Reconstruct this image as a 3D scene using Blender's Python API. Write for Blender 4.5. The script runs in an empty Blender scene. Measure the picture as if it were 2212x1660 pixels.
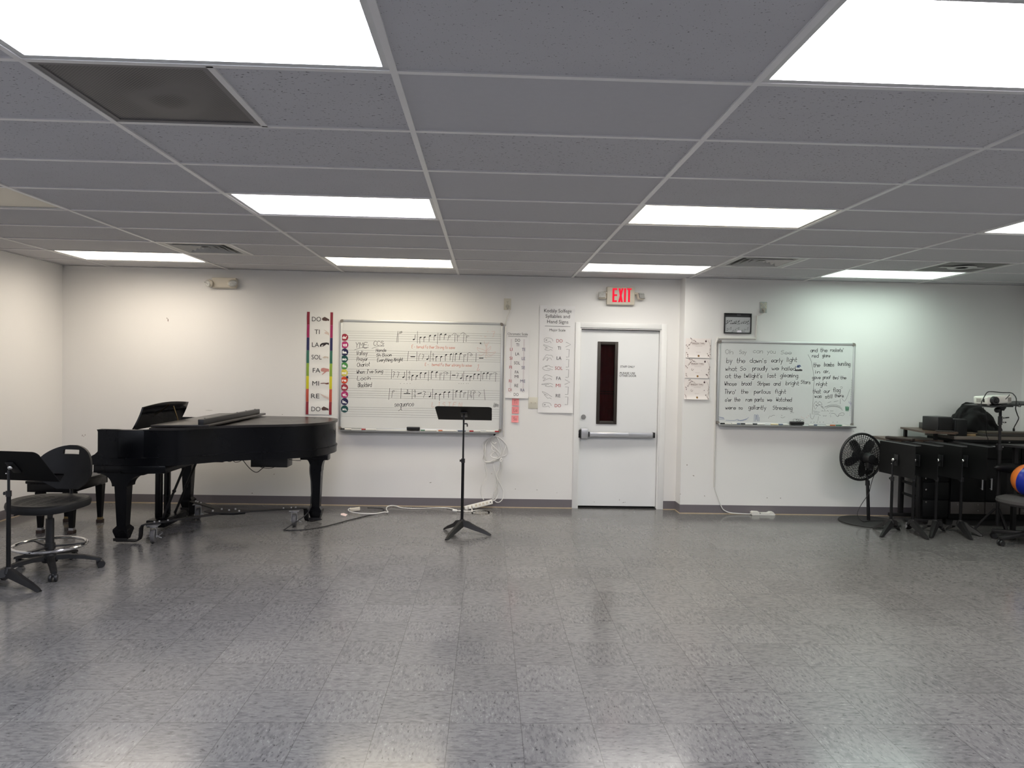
import bpy, bmesh, math, random
from mathutils import Vector, Matrix, noise
random.seed(7)
S = bpy.context.scene
COL = S.collection
PI = math.pi
# ------------------------------------------------------------------ camera
F, YAW, PIT, ROL, HC = 1571.0, 0.0338, -0.0230, 0.0193, 1.516
CE, W, W2, XL, XR, XJ = 2.491, 7.8255, 7.6267, -4.482, 5.735, 2.068
cy, sy = math.cos(YAW), math.sin(YAW)
FW = Vector((sy*math.cos(PIT), cy*math.cos(PIT), math.sin(PIT)))
R0 = Vector((cy, -sy, 0)); U0 = R0.cross(FW)
RT = R0*math.cos(ROL) + U0*math.sin(ROL)
UP = U0*math.cos(ROL) - R0*math.sin(ROL)
CAMP = Vector((0, 0, HC))
cam = bpy.data.cameras.new('camera'); co = bpy.data.objects.new('camera', cam); COL.objects.link(co)
cam.sensor_fit = 'HORIZONTAL'; cam.sensor_width = 36.0; cam.lens = 36.0*F/2212.0
cam.clip_start = 0.05; cam.clip_end = 60
m = Matrix((RT, UP, -FW)).transposed().to_4x4(); m.translation = CAMP
co.matrix_world = m
S.camera = co
def ray(x, y): return FW + RT*((x-1106)/F) - UP*((y-830)/F)
def wal(x, y, Y):
    d = ray(x, y); return CAMP + d*(Y/d.y)
def flo(x, y, z=0.0):
    d = ray(x, y); return CAMP + d*((z-HC)/d.z)
# ------------------------------------------------------------------ view
S.view_settings.view_transform = 'Standard'; S.view_settings.look = 'None'
S.view_settings.gamma = 1.0; S.view_settings.use_curve_mapping = False
S.view_settings.exposure = EXPO = 0.0
try: S.cycles.use_denoising = True
except Exception: pass
try:
    S.cycles.max_bounces = 10; S.cycles.diffuse_bounces = 6; S.cycles.glossy_bounces = 4
    S.cycles.sample_clamp_indirect = 6.0
    S.cycles.caustics_reflective = False; S.cycles.caustics_refractive = False
except Exception: pass
wd = bpy.data.worlds.new('world'); S.world = wd; wd.use_nodes = True
wd.node_tree.nodes['Background'].inputs[0].default_value = (0.02, 0.02, 0.022, 1)
# ------------------------------------------------------------------ materials
def lin(c):
    c = c/255.0
    return c/12.92 if c <= 0.04045 else ((c+0.055)/1.055)**2.4
def rgb(r, g, b): return (lin(r), lin(g), lin(b), 1.0)
MATS = {}
def mat(name, col, rough=0.5, metal=0.0, var=0.06, scale=14.0, bump=0.0, bscale=60.0, spec=0.5, coat=0.0, rvar=0.0):
    if name in MATS: return MATS[name]
    mt = bpy.data.materials.new(name); mt.use_nodes = True
    nt = mt.node_tree; b = nt.nodes['Principled BSDF']
    tc = nt.nodes.new('ShaderNodeTexCoord')
    nz = nt.nodes.new('ShaderNodeTexNoise'); nz.inputs['Scale'].default_value = scale; nz.inputs['Detail'].default_value = 4
    nt.links.new(tc.outputs['Object'], nz.inputs['Vector'])
    mx = nt.nodes.new('ShaderNodeMix'); mx.data_type = 'RGBA'
    lo = [max(0, c*(1-var)) for c in col[:3]]+[1]; hi = [min(1, c*(1+var)) for c in col[:3]]+[1]
    mx.inputs[6].default_value = lo; mx.inputs[7].default_value = hi
    nt.links.new(nz.outputs['Fac'], mx.inputs[0]); nt.links.new(mx.outputs[2], b.inputs['Base Color'])
    b.inputs['Roughness'].default_value = rough; b.inputs['Metallic'].default_value = metal
    b.inputs['Specular IOR Level'].default_value = spec
    b.inputs['Coat Weight'].default_value = coat; b.inputs['Coat Roughness'].default_value = 0.08
    if rvar:
        mr = nt.nodes.new('ShaderNodeMapRange'); mr.inputs[3].default_value = max(0.02, rough-rvar); mr.inputs[4].default_value = rough+rvar
        nt.links.new(nz.outputs['Fac'], mr.inputs[0]); nt.links.new(mr.outputs[0], b.inputs['Roughness'])
    if bump:
        n2 = nt.nodes.new('ShaderNodeTexNoise'); n2.inputs['Scale'].default_value = bscale; n2.inputs['Detail'].default_value = 3
        nt.links.new(tc.outputs['Object'], n2.inputs['Vector'])
        bp = nt.nodes.new('ShaderNodeBump'); bp.inputs['Strength'].default_value = bump; bp.inputs['Distance'].default_value = 0.01
        nt.links.new(n2.outputs['Fac'], bp.inputs['Height']); nt.links.new(bp.outputs['Normal'], b.inputs['Normal'])
    MATS[name] = mt
    return mt
LENS_P = 0.5
def emit(name, col, strength, lens=False):
    if name in MATS: return MATS[name]
    mt = bpy.data.materials.new(name); mt.use_nodes = True
    nt = mt.node_tree; nt.nodes.remove(nt.nodes['Principled BSDF'])
    e = nt.nodes.new('ShaderNodeEmission'); out = nt.nodes['Material Output']
    nt.links.new(e.outputs[0], out.inputs[0])
    e.inputs[0].default_value = col; e.inputs[1].default_value = strength
    if lens:   # prismatic lens over two or three tubes: fine dots on soft bands along the fixture
        tc = nt.nodes.new('ShaderNodeTexCoord')
        vo = nt.nodes.new('ShaderNodeTexVoronoi'); vo.inputs['Scale'].default_value = 95; vo.inputs['Randomness'].default_value = 0.0
        nt.links.new(tc.outputs['Object'], vo.inputs['Vector'])
        mr = nt.nodes.new('ShaderNodeMapRange'); mr.inputs[1].default_value = 0.1; mr.inputs[2].default_value = 0.7
        mr.inputs[3].default_value = 1.0; mr.inputs[4].default_value = 0.72
        nt.links.new(vo.outputs['Distance'], mr.inputs[0])
        sp = nt.nodes.new('ShaderNodeSeparateXYZ'); nt.links.new(tc.outputs['Object'], sp.inputs[0])
        sn = nt.nodes.new('ShaderNodeMath'); sn.operation = 'MULTIPLY'; sn.inputs[1].default_value = 2*PI/0.19
        nt.links.new(sp.outputs['Y'], sn.inputs[0])
        cs = nt.nodes.new('ShaderNodeMath'); cs.operation = 'COSINE'; nt.links.new(sn.outputs[0], cs.inputs[0])
        m2 = nt.nodes.new('ShaderNodeMapRange'); m2.inputs[1].default_value = -1; m2.inputs[2].default_value = 1
        m2.inputs[3].default_value = 0.8; m2.inputs[4].default_value = 1.1
        nt.links.new(cs.outputs[0], m2.inputs[0])
        mu = nt.nodes.new('ShaderNodeMath'); mu.operation = 'MULTIPLY'
        nt.links.new(mr.outputs[0], mu.inputs[0]); nt.links.new(m2.outputs[0], mu.inputs[1])
        m3 = nt.nodes.new('ShaderNodeMath'); m3.operation = 'MULTIPLY'; m3.inputs[1].default_value = strength
        nt.links.new(mu.outputs[0], m3.inputs[0])
        # a prismatic lens throws its light mostly downwards: less and less towards grazing angles
        ge = nt.nodes.new('ShaderNodeNewGeometry'); dp_ = nt.nodes.new('ShaderNodeVectorMath'); dp_.operation = 'DOT_PRODUCT'
        nt.links.new(ge.outputs['Incoming'], dp_.inputs[0]); nt.links.new(ge.outputs['Normal'], dp_.inputs[1])
        ab = nt.nodes.new('ShaderNodeMath'); ab.operation = 'ABSOLUTE'; nt.links.new(dp_.outputs['Value'], ab.inputs[0])
        pw = nt.nodes.new('ShaderNodeMath'); pw.operation = 'POWER'; pw.inputs[1].default_value = LENS_P; nt.links.new(ab.outputs[0], pw.inputs[0])
        m4 = nt.nodes.new('ShaderNodeMath'); m4.operation = 'MULTIPLY'; nt.links.new(pw.outputs[0], m4.inputs[0]); nt.links.new(m3.outputs[0], m4.inputs[1])
        nt.links.new(m4.outputs[0], e.inputs[1])
    MATS[name] = mt
    return mt
# ------------------------------------------------------------------ mesh builder
def catmull(P, n=6, closed=False):
    P = [Vector(p) for p in P]
    if len(P) < 3: return P
    out = []
    N = len(P)
    rng = range(N) if closed else range(N-1)
    for i in rng:
        p1, p2 = P[i], P[(i+1) % N]
        p0 = P[(i-1) % N] if (closed or i > 0) else p1*2-p2
        p3 = P[(i+2) % N] if (closed or i < N-2) else p2*2-p1
        for k in range(n):
            t = k/n
            out.append(0.5*((2*p1)+(p2-p0)*t+(2*p0-5*p1+4*p2-p3)*t*t+(3*p1-p0-3*p2+p3)*t**3))
    if not closed: out.append(P[-1])
    return out
class MB:
    def __init__(s): s.v = []; s.f = []; s.m = []; s.xf = Matrix()
    def add(s, vs, fs, mi=0):
        b = len(s.v)
        s.v += [s.xf @ Vector(v) for v in vs]
        for f in fs: s.f.append(tuple(b+i for i in f)); s.m.append(mi)
        return s
    def box(s, x0, x1, y0, y1, z0, z1, mi=0, bev=0.0, seg=2):
        if bev <= 0:
            vs = [(x, y, z) for z in (z0, z1) for y in (y0, y1) for x in (x0, x1)]
            return s.add(vs, [(0,2,3,1),(4,5,7,6),(0,1,5,4),(2,6,7,3),(0,4,6,2),(1,3,7,5)], mi)
        bm = bmesh.new(); bmesh.ops.create_cube(bm, size=1)
        for v in bm.verts: v.co = Vector(((x0+x1)/2+v.co.x*(x1-x0), (y0+y1)/2+v.co.y*(y1-y0), (z0+z1)/2+v.co.z*(z1-z0)))
        bev = min(bev, 0.49*min(abs(x1-x0), abs(y1-y0), abs(z1-z0)))
        bmesh.ops.bevel(bm, geom=bm.edges[:], offset=bev, segments=seg, profile=0.5, affect='EDGES')
        bm.verts.index_update()
        s.add([v.co.copy() for v in bm.verts], [[v.index for v in f.verts] for f in bm.faces], mi); bm.free()
        return s
    def bar(s, p0, p1, w, h, mi=0, up=(0,0,1), bev=0.0):
        p0, p1 = Vector(p0), Vector(p1); d = p1-p0; L = d.length; d.normalize()
        u = Vector(up); x = d.cross(u)
        if x.length < 1e-4: x = d.cross(Vector((0,1,0)))
        x.normalize(); z = x.cross(d)
        old = s.xf
        mm = Matrix((x, d, z)).transposed().to_4x4(); mm.translation = p0
        s.xf = old @ mm
        s.box(-w/2, w/2, 0, L, -h/2, h/2, mi, bev); s.xf = old
        return s
    def cyl(s, p0, p1, r0, r1=None, seg=16, mi=0, cap=True):
        r1 = r0 if r1 is None else r1
        p0, p1 = Vector(p0), Vector(p1); d = (p1-p0).normalized()
        a = d.orthogonal().normalized(); b = d.cross(a)
        vs = []
        for p, r in ((p0, r0), (p1, r1)):
            for i in range(seg):
                t = 2*PI*i/seg; vs.append(p+a*(r*math.cos(t))+b*(r*math.sin(t)))
        fs = [(i, (i+1) % seg, seg+(i+1) % seg, seg+i) for i in range(seg)]
        if cap: fs += [tuple(range(seg))[::-1], tuple(range(seg, 2*seg))]
        return s.add(vs, fs, mi)
    def tube(s, P, r, seg=8, mi=0, sm=6, closed=False, sq=1.0):
        P = catmull(P, sm, closed) if sm > 1 else [Vector(p) for p in P]
        n = len(P); vs = []
        t0 = (P[1]-P[0]).normalized(); a = t0.orthogonal().normalized()
        for i, p in enumerate(P):
            t = (P[(i+1) % n]-P[i-1]) if (closed or 0 < i < n-1) else (P[1]-P[0] if i == 0 else P[-1]-P[-2])
            if t.length < 1e-9: t = t0
            t.normalize(); a = a-t*a.dot(t)
            if a.length < 1e-6: a = t.orthogonal()
            a.normalize(); b = t.cross(a)
            rr = r[min(len(r)-1, int(i*len(r)/n))] if isinstance(r, (list, tuple)) else r
            for k in range(seg):
                w = 2*PI*k/seg; vs.append(p+a*(rr*math.cos(w))+b*(rr*sq*math.sin(w)))
        fs = []
        for i in range(n if closed else n-1):
            j = (i+1) % n
            for k in range(seg): fs.append((i*seg+k, i*seg+(k+1) % seg, j*seg+(k+1) % seg, j*seg+k))
        if not closed: fs += [tuple(range(seg))[::-1], tuple(range((n-1)*seg, n*seg))]
        return s.add(vs, fs, mi)
    def lathe(s, prof, seg=32, c=(0,0,0), mi=0):
        vs = []; c = Vector(c)
        for r, z in prof:
            for i in range(seg):
                t = 2*PI*i/seg; vs.append(c+Vector((r*math.cos(t), r*math.sin(t), z)))
        fs = []
        for j in range(len(prof)-1):
            for i in range(seg): fs.append((j*seg+i, j*seg+(i+1) % seg, (j+1)*seg+(i+1) % seg, (j+1)*seg+i))
        fs += [tuple(range(seg))[::-1], tuple(range((len(prof)-1)*seg, len(prof)*seg))]
        return s.add(vs, fs, mi)
    def prism(s, poly, fn, w0, w1, mi=0):
        n = len(poly)
        vs = [fn(u, v, w0) for u, v in poly]+[fn(u, v, w1) for u, v in poly]
        return s.add(vs, [tuple(range(n))[::-1], tuple(range(n, 2*n))]+[(i, (i+1) % n, n+(i+1) % n, n+i) for i in range(n)], mi)
    def sphere(s, c, r, mi=0, u=20, v=12, sc=(1,1,1)):
        c = Vector(c); vs = [c+Vector((0,0,r*sc[2]))]
        for j in range(1, v):
            p = PI*j/v
            for i in range(u):
                t = 2*PI*i/u
                vs.append(c+Vector((r*sc[0]*math.sin(p)*math.cos(t), r*sc[1]*math.sin(p)*math.sin(t), r*sc[2]*math.cos(p))))
        vs.append(c-Vector((0,0,r*sc[2])))
        fs = [(0, 1+i, 1+(i+1) % u) for i in range(u)]
        for j in range(v-2):
            for i in range(u):
                a = 1+j*u+i; b = 1+j*u+(i+1) % u
                fs.append((a, a+u, b+u, b))
        L = len(vs)-1
        fs += [(L, 1+(v-2)*u+(i+1) % u, 1+(v-2)*u+i) for i in range(u)]
        return s.add(vs, fs, mi)
    # flat ink on a surface: map(u, v) -> point
    def ink(s, pts, width, fmap, mi=0, sm=4, closed=False):
        P = [Vector((p[0], p[1], 0)) for p in pts]
        if sm > 1 and len(P) > 2: P = catmull(P, sm, closed)
        if closed: P.append(P[0])
        vs = []
        for i, p in enumerate(P):
            t = P[min(i+1, len(P)-1)]-P[max(i-1, 0)]
            if t.length < 1e-9: t = Vector((1, 0, 0))
            t.normalize(); nrm = Vector((-t.y, t.x, 0))*(width/2)
            e = t*(width*0.35) if i == len(P)-1 else (-t*(width*0.35) if i == 0 else Vector((0,0,0)))
            vs += [fmap(*(p+nrm+e)[:2]), fmap(*(p-nrm+e)[:2])]
        return s.add(vs, [(2*i, 2*i+1, 2*i+3, 2*i+2) for i in range(len(P)-1)], mi)
    def flat(s, poly, fmap, mi=0):
        return s.add([fmap(*p) for p in poly], [tuple(range(len(poly)))], mi)
    def text(s, body, h, cx, cy_, fmap, mi=0, bold=0.0, w=None, align='C', shear=0.0):
        vs, fs, (x0, x1), cap = textmesh(body, bold)
        k = h/cap; kx = k if w is None else w/(x1-x0)
        ox = {'C': (x0+x1)/2, 'L': x0, 'R': x1}[align]
        return s.add([fmap(cx+(x-ox)*kx+shear*(y*k-h/2), cy_+y*k-h/2) for x, y in vs], fs, mi)
    def build(s, name, mats, parent=None, world=True, sharp=35, smooth=True):
        me = bpy.data.meshes.new(name)
        off = Vector((0,0,0))
        if parent is not None and world:
            p = parent
            while p is not None: off += p.location; p = p.parent
        me.from_pydata([v-off for v in s.v], [], s.f)
        if not isinstance(mats, (list, tuple)): mats = [mats]
        for x in mats: me.materials.append(x)
        me.polygons.foreach_set('material_index', s.m)
        bm = bmesh.new(); bm.from_mesh(me); bmesh.ops.recalc_face_normals(bm, faces=bm.faces[:]); bm.to_mesh(me); bm.free()
        if smooth:
            me.polygons.foreach_set('use_smooth', [True]*len(me.polygons))
            me.set_sharp_from_angle(angle=math.radians(sharp))
        me.update()
        o = bpy.data.objects.new(name, me); COL.objects.link(o)
        if parent is not None: o.parent = parent
        return o
_TC = {}
def textmesh(body, bold=0.0):
    key = (body, bold)
    if key in _TC: return _TC[key]
    def raw(t):
        cu = bpy.data.curves.new('t', 'FONT'); cu.body = t; cu.size = 1.0; cu.offset = bold; cu.resolution_u = 3
        ob = bpy.data.objects.new('t', cu); COL.objects.link(ob)
        dg = bpy.context.evaluated_depsgraph_get()
        me = bpy.data.meshes.new_from_object(ob.evaluated_get(dg))
        vs = [(v.co.x, v.co.y) for v in me.vertices]; fs = [tuple(p.vertices) for p in me.polygons]
        bpy.data.objects.remove(ob); bpy.data.curves.remove(cu); bpy.data.meshes.remove(me)
        return vs, fs
    if ('cap', bold) not in _TC:
        v, _ = raw('H'); _TC[('cap', bold)] = max(p[1] for p in v)-min(p[1] for p in v)
    vs, fs = raw(body)
    xs = [p[0] for p in vs]
    _TC[key] = (vs, fs, (min(xs), max(xs)), _TC[('cap', bold)])
    return _TC[key]
# ------------------------------------------------------------------ naming
def tag(o, label=None, cat=None, group=None, kind=None):
    if label: o['label'] = label
    if cat: o['category'] = cat
    if group: o['group'] = group
    if kind: o['kind'] = kind
    return o
def thing(name, label, cat, loc=(0,0,0), rotz=0.0, group=None):
    o = bpy.data.objects.new(name, None); COL.objects.link(o)
    o.empty_display_size = 0.1; o.location = loc; o.rotation_euler = (0, 0, rotz)
    return tag(o, label, cat, group)
def copy_tree(o, parent=None):
    c = o.copy(); COL.objects.link(c)
    if parent is not None: c.parent = parent
    for ch in list(o.children): copy_tree(ch, c)
    return c
def struct(name, mb, mats, parent=None, **k):
    o = mb.build(name, mats, parent, **k)
    if parent is None: o['kind'] = 'structure'
    return o
# handwriting: single-stroke letters, x in 0..4, y: 3 = baseline, 7 = x-height, a = ascender, 0 = descender
G = {'a':'46 27 06 04 23 44;47 43','b':'0a 03;05 27 46 44 23 04','c':'46 27 06 04 23 44','d':'4a 43;46 27 06 04 23 44','e':'05 45 46 27 06 04 23 44',
'f':'3a 2a 18 13;07 37','g':'46 27 06 04 23 44;47 41 20 01','h':'0a 03;05 27 46 43','i':'07 03;09 08','j':'27 21 10 00;29 28','k':'0a 03;47 05 43','l':'0a 03',
'm':'07 03;05 17 26 23;26 37 46 43','n':'07 03;05 27 46 43','o':'27 06 04 23 44 46 27','p':'07 00;05 27 46 44 23 04','q':'47 40;46 27 06 04 23 44','r':'07 03;05 27 37',
's':'46 27 06 25 44 23 04','t':'1a 14 23 33;07 37','u':'07 04 23 44;47 43','v':'07 23 47','w':'07 13 26 33 47','x':'07 43;03 47','y':'07 24;47 10','z':'07 47 03 43',
'A':'03 2a 43;16 36','B':'03 0a 3a 48 37 07;37 45 33 03','C':'49 2a 08 05 23 44','D':'03 0a 3a 48 45 33 03','E':'4a 0a 03 43;07 37','F':'4a 0a 03;07 37','H':'0a 03;4a 43;07 47',
'I':'2a 23;1a 3a;13 33','L':'0a 03 43','M':'03 0a 26 4a 43','N':'03 0a 43 4a','O':'2a 08 05 23 45 48 2a','P':'03 0a 3a 48 37 07','S':'49 2a 08 17 37 45 23 04','T':'0a 4a;2a 23',
'V':'0a 23 4a','W':'0a 13 27 33 4a','Y':'0a 27 4a;27 23','3':'0a 3a 16 36 44 23 04','4':'33 3a 05 45',"'":'0a 08','-':'06 36',':':'07 06;04 03',',':'04 02','.':'03 03'}
WID = {'i':1,'l':1,"'":1,':':1,',':1,'.':1,'j':2.4,'f':3,'t':3,'r':3,'I':3.2,'-':3}
def write(mb, body, x, y, h, fmap, mi, width, w=None, slant=0.1, jit=0.25, rise=0.0):
    """h = height of a capital, (x, y) = left end of the baseline, w = total width"""
    k = h/7.0; adv = 0.0; items = []
    for ch in body:
        if ch == ' ': adv += 3.4; continue
        items.append((ch, adv)); adv += WID.get(ch, 4)+1.5
    kx = k if w is None else w/max(1, adv-1.5)
    for ch, a in items:
        jx, jy = random.uniform(-jit, jit), random.uniform(-jit, jit)
        for st in G[ch].split(';'):
            pts = []
            for p in st.split():
                px_, py_ = int(p[0], 16), int(p[1], 16)-3
                px_ += random.uniform(-jit, jit)*0.6; py_ += random.uniform(-jit, jit)*0.6
                X = (a+px_+jx)*kx
                pts.append((x+X+slant*py_*k, y+(py_+jy)*k+rise*X))
            mb.ink(pts, width, fmap, mi, 3)
# ------------------------------------------------------------------ surfaces of the room
wall_m = mat('wall_paint', (0.80, 0.79, 0.775, 1), 0.55, var=0.015, scale=1.3, bump=0.05, bscale=220)
wood_trim = mat('painted_trim', (0.80, 0.80, 0.79, 1), 0.4, var=0.02)
mark_m = mat('wall_scuff', rgb(105, 88, 78), 0.8)
base_m = mat('vinyl_base', rgb(112, 107, 111), 0.4, var=0.05, scale=3)
caulk_m = mat('yellowed_caulk', rgb(196, 176, 148), 0.6, var=0.15, scale=9)
black_m = mat('black_void', (0.004, 0.004, 0.004, 1), 0.9)
grid_m = mat('grid_enamel', (0.80, 0.79, 0.79, 1), 0.35, var=0.02)
def tile_mat(name, col, hole, sc, stretch, edge=0.0):
    mt = mat(name, col, 0.9, var=0.04, scale=5)
    nt = mt.node_tree; b = nt.nodes['Principled BSDF']
    tc = nt.nodes.new('ShaderNodeTexCoord'); mp = nt.nodes.new('ShaderNodeMapping')
    mp.inputs['Scale'].default_value = (sc/stretch, sc, sc); mp.inputs['Rotation'].default_value = (0, 0, 0.4)
    nt.links.new(tc.outputs['Object'], mp.inputs['Vector'])
    nz = nt.nodes.new('ShaderNodeTexNoise'); nz.inputs['Scale'].default_value = 1; nz.inputs['Detail'].default_value = 2; nz.inputs['Roughness'].default_value = 0.6
    nt.links.new(mp.outputs[0], nz.inputs['Vector'])
    rp = nt.nodes.new('ShaderNodeValToRGB'); rp.color_ramp.elements[0].position = hole; rp.color_ramp.elements[0].color = (0.22, 0.22, 0.22, 1)
    rp.color_ramp.elements[1].position = hole+0.025; rp.color_ramp.elements[1].color = (1, 1, 1, 1)
    nt.links.new(nz.outputs['Fac'], rp.inputs[0])
    src = [l for l in nt.links if l.to_socket == b.inputs['Base Color']][0].from_socket
    mx = nt.nodes.new('ShaderNodeMix'); mx.data_type = 'RGBA'; mx.blend_type = 'MULTIPLY'; mx.inputs[0].default_value = 1
    nt.links.new(src, mx.inputs[6]); nt.links.new(rp.outputs[0], mx.inputs[7]); nt.links.new(mx.outputs[2], b.inputs['Base Color'])
    return mt
TILE = (0.555, 0.55, 0.572, 1)
tiles = [tile_mat('tile_fissured', TILE, 0.325, 125, 2.0), tile_mat('tile_pinhole', TILE, 0.30, 170, 1.3), mat('tile_smooth', TILE, 0.9, var=0.03, scale=30)]
# floor: vinyl tiles with the grain turned a quarter from tile to tile
def floor_mat():
    mt = bpy.data.materials.new('vinyl_tile_floor'); mt.use_nodes = True; nt = mt.node_tree; b = nt.nodes['Principled BSDF']
    L = nt.links.new
    def N(t, **k):
        n = nt.nodes.new('ShaderNode'+t)
        for a, v in k.items(): setattr(n, a, v)
        return n
    def math_(op, a, bb=None):
        n = N('Math', operation=op)
        for i, x in enumerate((a, bb)):
            if x is None: continue
            if isinstance(x, (int, float)): n.inputs[i].default_value = x
            else: L(x, n.inputs[i])
        return n.outputs[0]
    tc = N('TexCoord'); sp = N('SeparateXYZ'); L(tc.outputs['Object'], sp.inputs[0])
    T = 0.3048
    u = math_('DIVIDE', math_('SUBTRACT', sp.outputs['X'], 0.474), T); v = math_('DIVIDE', math_('SUBTRACT', sp.outputs['Y'], 2.755), T)
    fu, fv = math_('FLOOR', u), math_('FLOOR', v)
    par = math_('MODULO', math_('ABSOLUTE', math_('ADD', fu, fv)), 2.0)
    cell = N('CombineXYZ'); L(fu, cell.inputs[0]); L(fv, cell.inputs[1])
    wn = N('TexWhiteNoise', noise_dimensions='3D'); L(cell.outputs[0], wn.inputs['Vector'])
    def grain(sx, sy_, sc):
        mp = N('Mapping'); mp.inputs['Scale'].default_value = (sx, sy_, 1)
        L(tc.outputs['Object'], mp.inputs['Vector'])
        ad = N('VectorMath', operation='ADD'); L(mp.outputs[0], ad.inputs[0])
        ml = N('VectorMath', operation='SCALE'); L(wn.outputs['Color'], ml.inputs[0]); ml.inputs['Scale'].default_value = 37.0
        L(ml.outputs[0], ad.inputs[1])
        nz = N('TexNoise'); nz.inputs['Scale'].default_value = sc; nz.inputs['Detail'].default_value = 3; nz.inputs['Roughness'].default_value = 0.55
        L(ad.outputs[0], nz.inputs['Vector']); return nz.outputs['Fac']
    def two(sc, st):
        mx = N('Mix', data_type='FLOAT'); L(par, mx.inputs[0]); L(grain(1/st, 1, sc), mx.inputs[2]); L(grain(1, 1/st, sc), mx.inputs[3]); return mx.outputs[0]
    g1 = two(105, 3.0); g2 = two(62, 2.6)
    r1 = N('ValToRGB'); e = r1.color_ramp.elements
    base = (0.142, 0.139, 0.136, 1)
    e[0].position = 0.30; e[0].color = (0.052, 0.050, 0.052, 1); e[1].position = 0.385; e[1].color = base
    x = r1.color_ramp.elements.new(0.60); x.color = base
    x = r1.color_ramp.elements.new(0.70); x.color = (0.205, 0.20, 0.195, 1)
    L(g1, r1.inputs[0])
    r2 = N('ValToRGB'); e = r2.color_ramp.elements
    e[0].position = 0.33; e[0].color = (0.72, 0.72, 0.74, 1); e[1].position = 0.55; e[1].color = (1.05, 1.05, 1.05, 1); L(g2, r2.inputs[0])
    mx = N('Mix', data_type='RGBA', blend_type='MULTIPLY'); mx.inputs[0].default_value = 1; L(r1.outputs[0], mx.inputs[6]); L(r2.outputs[0], mx.inputs[7])
    # tile to tile tone
    tn = N('MapRange'); tn.inputs[3].default_value = 0.93; tn.inputs[4].default_value = 1.07; L(wn.outputs['Value'], tn.inputs[0])
    m2 = N('Mix', data_type='RGBA', blend_type='MULTIPLY'); m2.inputs[0].default_value = 1; L(mx.outputs[2], m2.inputs[6])
    cc = N('CombineColor'); [L(tn.outputs[0], cc.inputs[i]) for i in range(3)]; L(cc.outputs[0], m2.inputs[7])
    # joints
    def joint(t): 
        d = math_('ABSOLUTE', math_('SUBTRACT', math_('FRACT', t), 0.5)); return math_('GREATER_THAN', d, 0.5-0.0042)
    j = math_('MAXIMUM', joint(u), joint(v))
    m3 = N('Mix', data_type='RGBA'); L(math_('MULTIPLY', j, 0.7), m3.inputs[0]); L(m2.outputs[2], m3.inputs[6]); m3.inputs[7].default_value = (0.045, 0.042, 0.042, 1)
    # scuffs
    L(m3.outputs[2], b.inputs['Base Color'])
    n3 = N('TexNoise'); n3.inputs['Scale'].default_value = 2.2; n3.inputs['Detail'].default_value = 5; L(tc.outputs['Object'], n3.inputs['Vector'])
    rr = N('MapRange'); rr.inputs[1].default_value = 0.3; rr.inputs[2].default_value = 0.7; rr.inputs[3].default_value = 0.13; rr.inputs[4].default_value = 0.22; L(n3.outputs['Fac'], rr.inputs[0])
    L(rr.outputs[0], b.inputs['Roughness'])
    b.inputs['Specular IOR Level'].default_value = 0.36
    n4 = N('TexNoise'); n4.inputs['Scale'].default_value = 9; n4.inputs['Detail'].default_value = 2; L(tc.outputs['Object'], n4.inputs['Vector'])
    bp = N('Bump'); bp.inputs['Strength'].default_value = 0.035; bp.inputs['Distance'].default_value = 0.01; L(n4.outputs['Fac'], bp.inputs['Height']); L(bp.outputs['Normal'], b.inputs['Normal'])
    return mt
YB = -4.0
struct('floor', MB().box(XL-.12, XR+.12, YB-.12, W+.4, -.08, 0), floor_mat(), smooth=False)
# walls
DX0, DX1, DZ = 0.988, 1.876, 1.962           # door opening
mb = MB()
mb.box(XL-.12, DX0, W, W+.15, 0, CE+.12); mb.box(DX1, XJ+.15, W, W+.15, 0, CE+.12); mb.box(DX0, DX1, W, W+.15, DZ, CE+.12)
mb.box(XJ, XR+.12, W2, W+.15, 0, CE+.12)
def decal(px, py, w, h, Y, a=0.0, n=7):
    c = wal(px, py, Y)
    poly = [(w*math.cos(2*PI*k/n)*random.uniform(.6, 1.1), h*math.sin(2*PI*k/n)*random.uniform(.6, 1.1)) for k in range(n)]
    ca, sa = math.cos(a), math.sin(a)
    mb.flat([(u*ca-v*sa, u*sa+v*ca) for u, v in poly], lambda u, v: (c.x+u, Y-.0008, c.z+v), 1)
for px, py, w, h, a in [(363, 692, .006, .022, 0), (361, 688, .004, .01, .5), (178, 941, .004, .012, 0), (181, 943, .004, .004, 0), (184, 940, .003, .01, 0), (592, 1025, .012, .003, .4), (545, 1066, .008, .004, 0),
        (1113, 1057, .005, .005, 0), (1160, 1059, .004, .006, .4), (610, 896, .005, .005, 0), (1203, 1065, .004, .003, 0), (930, 1043, .014, .003, .3), (452, 887, .05, .0015, 0), (1062, 1024, .01, .002, .2)]:
    decal(px, py, w, h, W, a)
for px, py, w, h, a in [(1484, 1005, .005, .007, 0), (1498, 1028, .010, .004, -.5), (1522, 1072, .004, .009, .3), (1657, 1076, .0055, .0055, 0), (1686, 1076.5, .0055, .0055, 0), (1844, 932, .007, .003, 0),
        (1470, 1068, .006, .003, 0), (1867, 931, .002, .009, 0)]:
    decal(px, py, w, h, W2, a)
struct('wall_back', mb, [wall_m, mark_m], smooth=False)
struct('wall_left', MB().box(XL-.12, XL, YB-.12, W+.15, 0, CE+.12), wall_m, smooth=False)
struct('wall_right', MB().box(XR, XR+.12, YB-.12, W+.15, 0, CE+.12), wall_m, smooth=False)
struct('wall_front', MB().box(XL-.12, XR+.12, YB-.12, YB, 0, CE+.12), mat('dark_front_wall', (.28, .26, .25, 1), .6), smooth=False)  # unseen wall behind the camera, darkened to weaken reflections in the piano
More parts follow.
